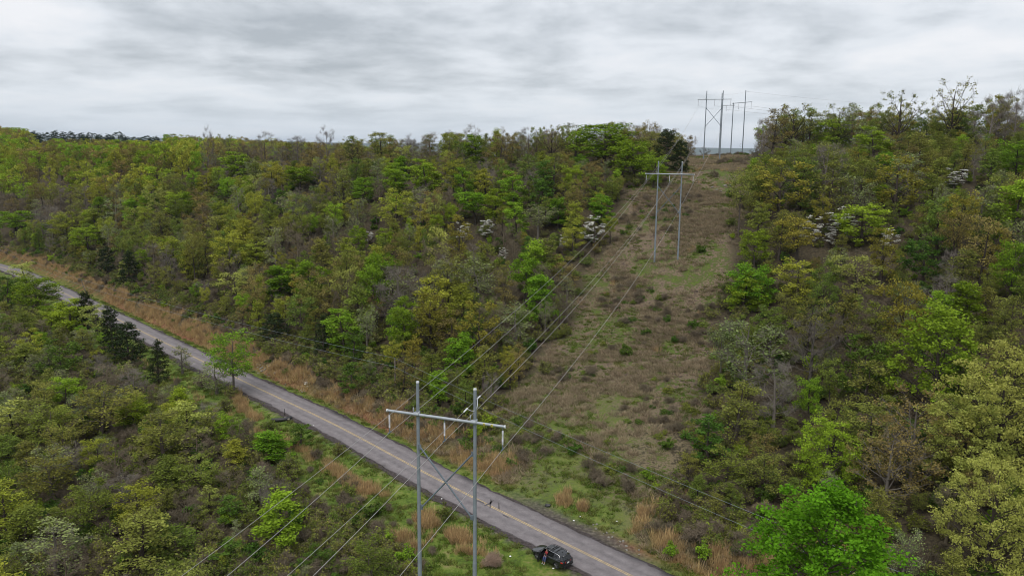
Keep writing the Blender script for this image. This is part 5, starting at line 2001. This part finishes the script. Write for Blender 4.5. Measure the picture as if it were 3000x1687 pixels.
Q = hit(1617, 1483)[0]
bag = link('rubbish_bag', rock_mesh(44, BLACK, .6))
bag.location = (Q[0], Q[1], h1(Q[0], Q[1]) + .22)
bag.scale = (.95, .7, .8)
tag(bag, 'black rubbish bag lying in the dry grass beyond the road', 'rubbish bag')

# culvert pipe end, washed-out gully and marker post
Q = hit(846, 1243)[0]
k = int(((RF - Q[:2]) ** 2).sum(1).argmin())
d2 = np.array([*RT[k], 0]) * (1 if RT[k][0] < 0 else -1)
nn = np.array([*RN[k], 0])
root = empty('culvert_pipe', (Q[0], Q[1], h1(Q[0], Q[1])), 0, 'black corrugated culvert pipe sticking out of the near road edge', 'pipe')
P = np.array([nn * 1.0 + [0, 0, .22], np.zeros(3) + [0, 0, .2], -nn * .9 + d2 * .5 + [0, 0, .12], -nn * 1.9 + d2 * 1.6 + [0, 0, .02]])
P = resample(P, .12)
part('pipe', [tube(P, .34 + .035 * (np.arange(len(P)) % 2), 12, False), tube(P[::-1], .29, 12, False)], BLACK, root)
part('stones', [boxq(*(nn * .2 + d2 * x_ + [0, 0, .25]), .35, .3, .3) for x_ in (-.55, .6)], ROCK, root, False)
Q2 = hit(842, 1233)[0]
root = empty('marker_post', (Q2[0], Q2[1], h1(Q2[0], Q2[1])), 0, 'thin black marker post beside the culvert pipe', 'post')
part('post', [boxq(0, 0, .55, .09, .05, 1.5)], BLACK, root, False)
part('cap', [boxq(0, 0, 1.32, .1, .06, .03)], STEEL_D, root, False)
root = empty('marker_post', tuple(hit(957, 1213)[0]), 0, 'short brown marker post on the far bank of the road', 'post')
part('post', [boxq(0, 0, .4, .1, .06, 1.0)], WOOD, root, False)
part('cap', [boxq(0, 0, .92, .11, .07, .04)], STEEL_D, root, False)


# ------------------------------------------------------------------ black car with its driver's door open
PAINT = simple('black_paint', (0.012, 0.013, 0.016), .28, metal=.3, coat=1.0, noise=.05)
GLASSM = simple('dark_glass', (0.008, 0.009, 0.011), .06, noise=.02, spec=.7)
TRIM = simple('black_trim', (0.015, 0.015, 0.015), .7)
CHROME = simple('chrome', (0.65, 0.66, 0.68), .2, metal=.9, noise=.03)
REDL = simple('red_lamp', (0.62, 0.02, 0.015), .25, coat=.6)
WHITEL = simple('clear_lamp', (0.75, 0.77, 0.8), .2, coat=.6)
PLATE = simple('plate_white', (0.75, 0.76, 0.76), .5)
RUBBER = simple('tyre_rubber', (0.02, 0.02, 0.02), .85)
RIM = simple('alloy_rim', (0.16, 0.16, 0.17), .35, metal=.7)
SEATM = simple('seat_fabric', (0.03, 0.03, 0.033), .85)


def qmesh(name, V, F, mat, parent, sharp=35):
    bm = bmesh.new()
    vs = [bm.verts.new(v) for v in V]
    for f in F:
        try:
            bm.faces.new([vs[i] for i in f])
        except ValueError:
            pass
    bmesh.ops.remove_doubles(bm, verts=bm.verts, dist=1e-4)
    bmesh.ops.recalc_face_normals(bm, faces=bm.faces)
    me = bpy.data.meshes.new(name)
    bm.to_mesh(me)
    bm.free()
    me.materials.append(mat)
    for p in me.polygons:
        p.use_smooth = True
    me.set_sharp_from_angle(angle=R(sharp))
    return link(name, me, parent)


def build_car():
    k = int(((RF - CARP) ** 2).sum(1).argmin())
    t = RT[k] * (1 if RT[k][0] < 0 else -1)
    zg = .035
    car = empty('parked_car', (CARP[0], CARP[1], zg), math.atan2(t[1], t[0]) + R(3), 'black sport utility car with its front door open, stopped half on the near verge', 'car')
    # lower body: stations along x
    st = []

    def zb(x):
        for wx in (1.42, -1.40):
            d = abs(x - wx)
            if d < .46:
                return .30 + math.sqrt(max(0, .46 ** 2 - d * d)) * 1.0
        return .30
    xs = sorted({-2.36, -2.30, -2.1, 1.05, .05, -.92, 2.05, 2.28, 2.36, .55, -.45} | {w + d for w in (1.42, -1.40) for d in (-.46, -.42, -.3, -.15, 0, .15, .3, .42, .46)})
    rows = []
    for x in xs:
        end = 1.0
        if x > 1.9:
            end = 1 - .20 * ((x - 1.9) / .46) ** 2
        if x < -2.0:
            end = 1 - .12 * ((-2.0 - x) / .36) ** 2
        w = .945 * end
        belt = 1.0 if x < 1.1 else 1.0 - .17 * ((x - 1.1) / 1.26) ** 1.6
        belt += .08 * max(0, -x - .3) / 2
        top = belt + (.03 if x > 1.1 else .05)
        b = zb(x) + (.12 if x > 2.2 else 0) + (.12 if x < -2.25 else 0)
        b = min(b, belt - .2)
        rows.append([(w * .9, b), (w, b + .06), (w, b * .45 + belt * .55), (w * .985, belt - .06), (w * .93, belt), (w * .6, top + .01), (0, top + .035 if x > 1.1 else top)])
    V, F = [], []
    nr = len(rows[0])
    full = 2 * nr - 1
    for x, r_ in zip(xs, rows):
        ring = [(x, y, z) for y, z in r_] + [(x, -y, z) for y, z in r_[-2::-1]]
        V += ring
    for i in range(len(xs) - 1):
        for j in range(full - 1):
            xm = (xs[i] + xs[i + 1]) / 2
            if .05 < xm < 1.05 and j in (0, 1, 2, 3):         # opening of the front left door
                continue
            F.append((i * full + j, i * full + j + 1, (i + 1) * full + j + 1, (i + 1) * full + j))
    for i in (0, len(xs) - 1):
        F.append(tuple(i * full + j for j in range(full)))
    qmesh('body', V, F, PAINT, car)
    # glasshouse
    B = [(1.40, .78, 1.02), (.98, .875, 1.04), (.05, .885, 1.06), (-.92, .885, 1.09), (-1.62, .87, 1.12), (-2.26, .76, 1.13)]
    T = [(.60, .61, 1.57), (.56, .64, 1.60), (-.12, .67, 1.68), (-.98, .67, 1.67), (-1.62, .645, 1.61), (-1.95, .60, 1.53)]
    V, F = [], []
    for q in B + T:
        V.append(q)
    for q in B + T:
        V.append((q[0], -q[1], q[2]))
    n = 6
    for i in range(5):
        if i != 1:
            F.append((i, i + 1, n + i + 1, n + i))
        F.append((12 + i + 1, 12 + i, 12 + n + i, 12 + n + i + 1))
    F.append((0, n, 12 + n, 12))
    F.append((5, 17, 23, 11))
    o = len(V)
    for q in T:
        V.append((q[0], 0, q[2] + .05))
    for i in range(5):
        F.append((n + i, n + i + 1, o + i + 1, o + i))
        F.append((12 + n + i + 1, 12 + n + i, o + i, o + i + 1))
    F += [(n, o, 12 + n), (11, o + 5, 23)]
    qmesh('roof', V, F, PAINT, car, 30)

    def pane(name, quad, shrink, off, mat=GLASSM, parent=car, thick=.012):
        Q = [Vector(q) for q in quad]
        c = sum(Q, Vector()) / len(Q)
        nrm = (Q[1] - Q[0]).cross(Q[-1] - Q[0]).normalized()
        if nrm.dot(c - Vector((0, 0, .8))) < 0:
            nrm = -nrm
        In = [q + (c - q).normalized() * shrink for q in Q]
        A = [q + nrm * off for q in In]
        Bk = [q + nrm * (off - thick) for q in In]
        m = len(Q)
        return qmesh(name, A + Bk, [tuple(range(m)), tuple(range(2 * m - 1, m - 1, -1))] + [(i, (i + 1) % m, m + (i + 1) % m, m + i) for i in range(m)], mat, parent)

    def mir(q):
        return [(x, -y, z) for x, y, z in q]
    pane('windscreen', [B[0], (1.40, -.78, 1.02), (.60, -.61, 1.57), T[0]], .05, .006)
    pane('rear_window', [B[5], (-2.26, -.76, 1.13), (-1.95, -.60, 1.53), T[5]], .06, .006)
    for q in ([B[2], B[3], T[3], T[2]], [B[3], B[4], T[4], T[3]]):
        pane('side_window', q, .06, .006)
        pane('side_window', mir(q), .06, .006)
    pane('side_window', mir([B[1], B[2], T[2], T[1]]), .06, .006)
    # bright trim round the left side windows
    tr = [(.0, .905, 1.065), (-.92, .905, 1.095), (-1.62, .89, 1.125), (-1.86, .85, 1.20), (-1.80, .76, 1.42), (-1.60, .69, 1.57), (-.98, .70, 1.645), (-.12, .70, 1.655)]
    part('window_trim', [tube(tr, .018, 5)], CHROME, car)
    part('window_trim', [tube([(x, -y, z) for x, y, z in tr], .018, 5)], CHROME, car)
    qmesh('sunroof', *boxq_(0.20, 0, 1.705, .52, .86, .03), GLASSM, car)
    for s in (-1, 1):
        part('roof_rail', [tube([(.35, s * .66, 1.66), (.2, s * .665, 1.74), (-.6, s * .675, 1.765), (-1.5, s * .655, 1.70), (-1.66, s * .65, 1.63)], .026, 6)], TRIM, car)
    for x in (-.28, -.52, -1.0):
        part('roof_bar', [boxq(x, 0, 1.755, .055, 1.28, .03)], TRIM, car, False)
    qmesh('antenna', [(-1.55, 0, 1.66), (-1.35, 0, 1.68), (-1.56, 0, 1.76), (-1.58, .03, 1.655), (-1.58, -.03, 1.655)], [(0, 1, 2), (1, 3, 2), (1, 4, 2), (3, 4, 2), (1, 3, 4)], TRIM, car)
    for s in (-1, 1):
        qmesh('tail_lamp', [(-2.375, s * .42, .98), (-2.375, s * .42, .86), (-2.30, s * .86, .84), (-2.30, s * .86, 1.02), (-2.05, s * .945, .92), (-2.05, s * .945, 1.04),
                            (-2.2, s * .5, .98), (-2.2, s * .5, .86)],
              [(0, 1, 2, 3), (3, 2, 4, 5), (0, 3, 5, 6), (1, 7, 4, 2), (0, 6, 7, 1)], REDL, car)
        qmesh('headlamp', [(2.37, s * .45, .72), (2.37, s * .45, .62), (2.24, s * .80, .66), (2.24, s * .80, .80), (1.98, s * .93, .78), (1.98, s * .93, .84), (2.1, s * .5, .82)],
              [(0, 1, 2, 3), (3, 2, 4, 5), (0, 3, 5, 6)], WHITEL, car)
        qmesh('wing_mirror', *boxq_(.86, s * 1.04, 1.10, .12, .2, .15), PAINT, car) if s < 0 else None
        part('exhaust', [tube([(-2.2, s * .6, .33), (-2.43, s * .6, .32)], .045, 8)], CHROME, car)
    qmesh('licence_plate', *boxq_(-2.385, 0, .80, .02, .32, .16), PLATE, car)
    qmesh('rear_bumper', *boxq_(-2.36, 0, .50, .12, 1.6, .2), TRIM, car)
    qmesh('grille', *boxq_(2.35, 0, .62, .06, .8, .22), TRIM, car)
    part('rear_spoiler', [boxq(-2.02, 0, 1.555, .22, 1.16, .035)], PAINT, car, False)
    part('wiper', [tube([(-2.27, -.1, 1.17), (-2.18, .25, 1.26)], .012, 4)], TRIM, car)
    # wheels
    for wx in (1.42, -1.40):
        for s in (-1, 1):
            y = s * .83
            a = np.linspace(0, 2 * math.pi, 25)
            root = part('wheel', [tube([(wx, y - .08, .36), (wx, y + .08, .36)], .12, 12)], TRIM, car)
            V, F = [], []
            prof = [(.235, -.11), (.33, -.115), (.365, -.07), (.37, 0), (.365, .07), (.33, .115), (.235, .11)]
            for i in range(24):
                an = i * math.pi / 12
                for r_, w_ in prof:
                    V.append((wx + math.cos(an) * r_, y + w_, .37 + math.sin(an) * r_))
            for i in range(24):
                for j in range(len(prof)):
                    i2, j2 = (i + 1) % 24, (j + 1) % len(prof)
                    F.append((i * 7 + j, i * 7 + j2, i2 * 7 + j2, i2 * 7 + j))
            qmesh('tyre', V, F, RUBBER, root)
            spokes = []
            for q in range(5):
                an = q * 2 * math.pi / 5 + .3
                spokes.append(tube([(wx, y + s * .085, .37), (wx + math.cos(an) * .225, y + s * .095, .37 + math.sin(an) * .225)], [.055, .04], 6))
            ring = tube(np.stack([wx + .235 * np.cos(a), np.full(25, y + s * .09), .37 + .235 * np.sin(a)], 1), .022, 6, False)
            part('rim', spokes + [ring], RIM, root)
    # inside: floor, seats, dash, wheel
    qmesh('cabin_floor', *boxq_(-.1, 0, .40, 2.3, 1.6, .06), TRIM, car)
    for y in (.42, -.42):
        qmesh('seat', *boxq_(.15, y, .62, .55, .5, .2), SEATM, car)
        bk = qmesh('seat_back', *boxq_(-.18, y, .98, .16, .5, .62), SEATM, car)
        bk.rotation_euler = (0, 0, 0)
    qmesh('dashboard', *boxq_(1.05, 0, .92, .35, 1.55, .2), TRIM, car)
    a = np.linspace(0, 2 * math.pi, 17)
    part('steering_wheel', [tube(np.stack([.80 - .06 * np.sin(a), .42 + .18 * np.cos(a), 1.0 + .17 * np.sin(a)], 1), .018, 6, False)], TRIM, car)
    # open door, hinged at its front edge
    door = qmesh('door', [(0, 0, .42), (-1.0, 0, .40), (-1.0, .0, 1.06), (0, 0, 1.04), (0, -.10, .42), (-1.0, -.10, .40), (-1.0, -.12, 1.06), (0, -.12, 1.04), (0, .03, .72), (-1.0, .03, .72)],
                 [(0, 1, 9, 8), (8, 9, 2, 3), (7, 6, 5, 4), (3, 2, 6, 7), (0, 4, 5, 1), (1, 5, 6, 2, 9), (0, 8, 3, 7, 4)], PAINT, car)
    part('door_frame', [tube([(0, -.05, 1.04), (-.42, -.27, 1.58), (-.55, -.28, 1.615), (-1.0, -.25, 1.66), (-1.0, -.05, 1.06)], .03, 5)], TRIM, door)
    Q = [(-.06, -.06, 1.05), (-.45, -.26, 1.57), (-.97, -.25, 1.63), (-.97, -.06, 1.06)]
    qmesh('door_glass', Q + [(x, y - .012, z) for x, y, z in Q], [(0, 1, 2, 3), (7, 6, 5, 4), (0, 4, 5, 1), (1, 5, 6, 2), (2, 6, 7, 3), (3, 7, 4, 0)], GLASSM, door)
    qmesh('handle', *boxq_(-.85, .04, .92, .2, .03, .04), CHROME, door)
    qmesh('door_lining', *boxq_(-.5, -.125, .75, .8, .03, .3), SEATM, door)
    qmesh('wing_mirror', *boxq_(-.15, .13, 1.10, .12, .2, .15), PAINT, door)
    door.location = (1.05, .93, 0)
    door.rotation_euler = (0, 0, R(-62))
    return car


def boxq_(*a):
    V, F = boxq(*a)
    return [tuple(v) for v in V], [tuple(f) for f in F]


build_car()


# ------------------------------------------------------------------ person sitting sideways in the open door
def skin_chain(name, verts, edges, radii, mat, parent, root=0, sub=1):
    me = bpy.data.meshes.new(name)
    me.from_pydata(verts, edges, [])
    me.materials.append(mat)
    o = link(name, me, parent)
    sk = o.modifiers.new('skin', 'SKIN')
    sk.use_smooth_shade = True
    ly = me.skin_vertices[0].data if me.skin_vertices else None
    if ly is None:
        bm = bmesh.new()
        bm.from_mesh(me)
        bm.verts.layers.skin.verify()
        bm.to_mesh(me)
        bm.free()
        ly = me.skin_vertices[0].data
    for i, r_ in enumerate(radii):
        ly[i].radius = (r_, r_) if not isinstance(r_, tuple) else r_
        ly[i].use_root = i == root
    sb = o.modifiers.new('sub', 'SUBSURF')
    sb.levels = sb.render_levels = sub
    return o


def build_person():
    car = [o for o in SC.objects if o.name == 'parked_car'][0]
    mw = Matrix.Translation(car.location) @ Matrix.Rotation(car.rotation_euler.z, 4, 'Z')
    base = mw @ Vector((.22, .62, 0))
    p = empty('person', base, car.rotation_euler.z, 'person in red shirt and blue jeans sitting sideways in the open car door', 'person')
    SKIN = simple('skin', (0.42, 0.25, 0.18), .6)
    SHIRT = simple('red_shirt', (0.36, 0.035, 0.04), .85)
    JEAN = simple('blue_jeans', (0.075, 0.10, 0.24), .9)
    HAIR = simple('brown_hair', (0.05, 0.03, 0.02), .8)
    SHOE = simple('grey_shoe', (0.4, 0.4, 0.42), .7)
    # local frame: +y looks out of the car
    V = [(0, 0, .80), (0, -.03, .98), (0, -.02, 1.18), (0, 0, 1.33), (0, .01, 1.42), (0, .03, 1.52), (0, .035, 1.60)]
    Ed = [(0, 1), (1, 2), (2, 3), (3, 4), (4, 5), (5, 6)]
    Rr = [.13, .12, .13, .07, .05, .085, .07]

    def add_v(v, r_, to):
        V.append(v)
        Rr.append(r_)
        Ed.append((to, len(V) - 1))
        return len(V) - 1
    for s in (-1, 1):
        sh = add_v((s * .17, 0, 1.27), .062, 2)
        el = add_v((s * .22, .08, 1.03), .045, sh)
        wr = add_v((s * .12, .29, .92), .032, el)
        pm = add_v((s * .10, .36, .90), .034, wr)
        for f in range(4):
            k1 = add_v((s * (.075 + .018 * f), .41, .895 - .004 * f), .010, pm)
            add_v((s * (.075 + .018 * f), .445 - .004 * abs(f - 1), .875), .008, k1)
        th = add_v((s * .065, .37, .89), .011, wr)
        add_v((s * .05, .41, .88), .009, th)
        hp = add_v((s * .10, .06, .79), .095, 0)
        kn = add_v((s * .13, .44, .76), .068, hp)
        an = add_v((s * .13, .52, .20), .04, kn)
        add_v((s * .14, .66, .12), .035, an)
    skin_chain('body', V, Ed, Rr, SKIN, p)
    # shirt and jeans follow the body a little proud of it
    SV = [(0, 0, .86), (0, -.03, .98), (0, -.02, 1.18), (0, 0, 1.31), (-.17, 0, 1.27), (-.21, .05, 1.12), (.17, 0, 1.27), (.21, .05, 1.12)]
    skin_chain('shirt', SV, [(0, 1), (1, 2), (2, 3), (2, 4), (4, 5), (2, 6), (6, 7)], [.15, .145, .155, .085, .08, .066, .08, .066], SHIRT, p)
    JV = [(0, 0, .82), (-.10, .06, .79), (-.13, .44, .77), (-.13, .51, .30), (.10, .06, .79), (.13, .44, .77), (.13, .51, .30)]
    skin_chain('jeans', JV, [(0, 1), (1, 2), (2, 3), (0, 4), (4, 5), (5, 6)], [.15, .112, .084, .062, .112, .084, .062], JEAN, p)
    skin_chain('hair', [(0, -.02, 1.55), (0, .01, 1.62), (0, .05, 1.635)], [(0, 1), (1, 2)], [.085, .082, .06], HAIR, p)
    for s in (-1, 1):
        skin_chain('shoe', [(s * .13, .50, .11), (s * .14, .66, .085), (s * .145, .74, .075)], [(0, 1), (1, 2)], [.055, .05, .035], SHOE, p)
        f = [boxq(s * .032, .115, 1.535, .022, .012, .012)]
        part('eye', f, HAIR, p, False)
        part('ear', [boxq(s * .085, .03, 1.52, .02, .04, .06)], SKIN, p, False)
    part('nose', [tube([(0, .11, 1.53), (0, .135, 1.50)], [.012, .016], 6)], SKIN, p)
    part('mouth', [boxq(0, .118, 1.468, .05, .01, .012)], SHIRT, p, False)


build_person()
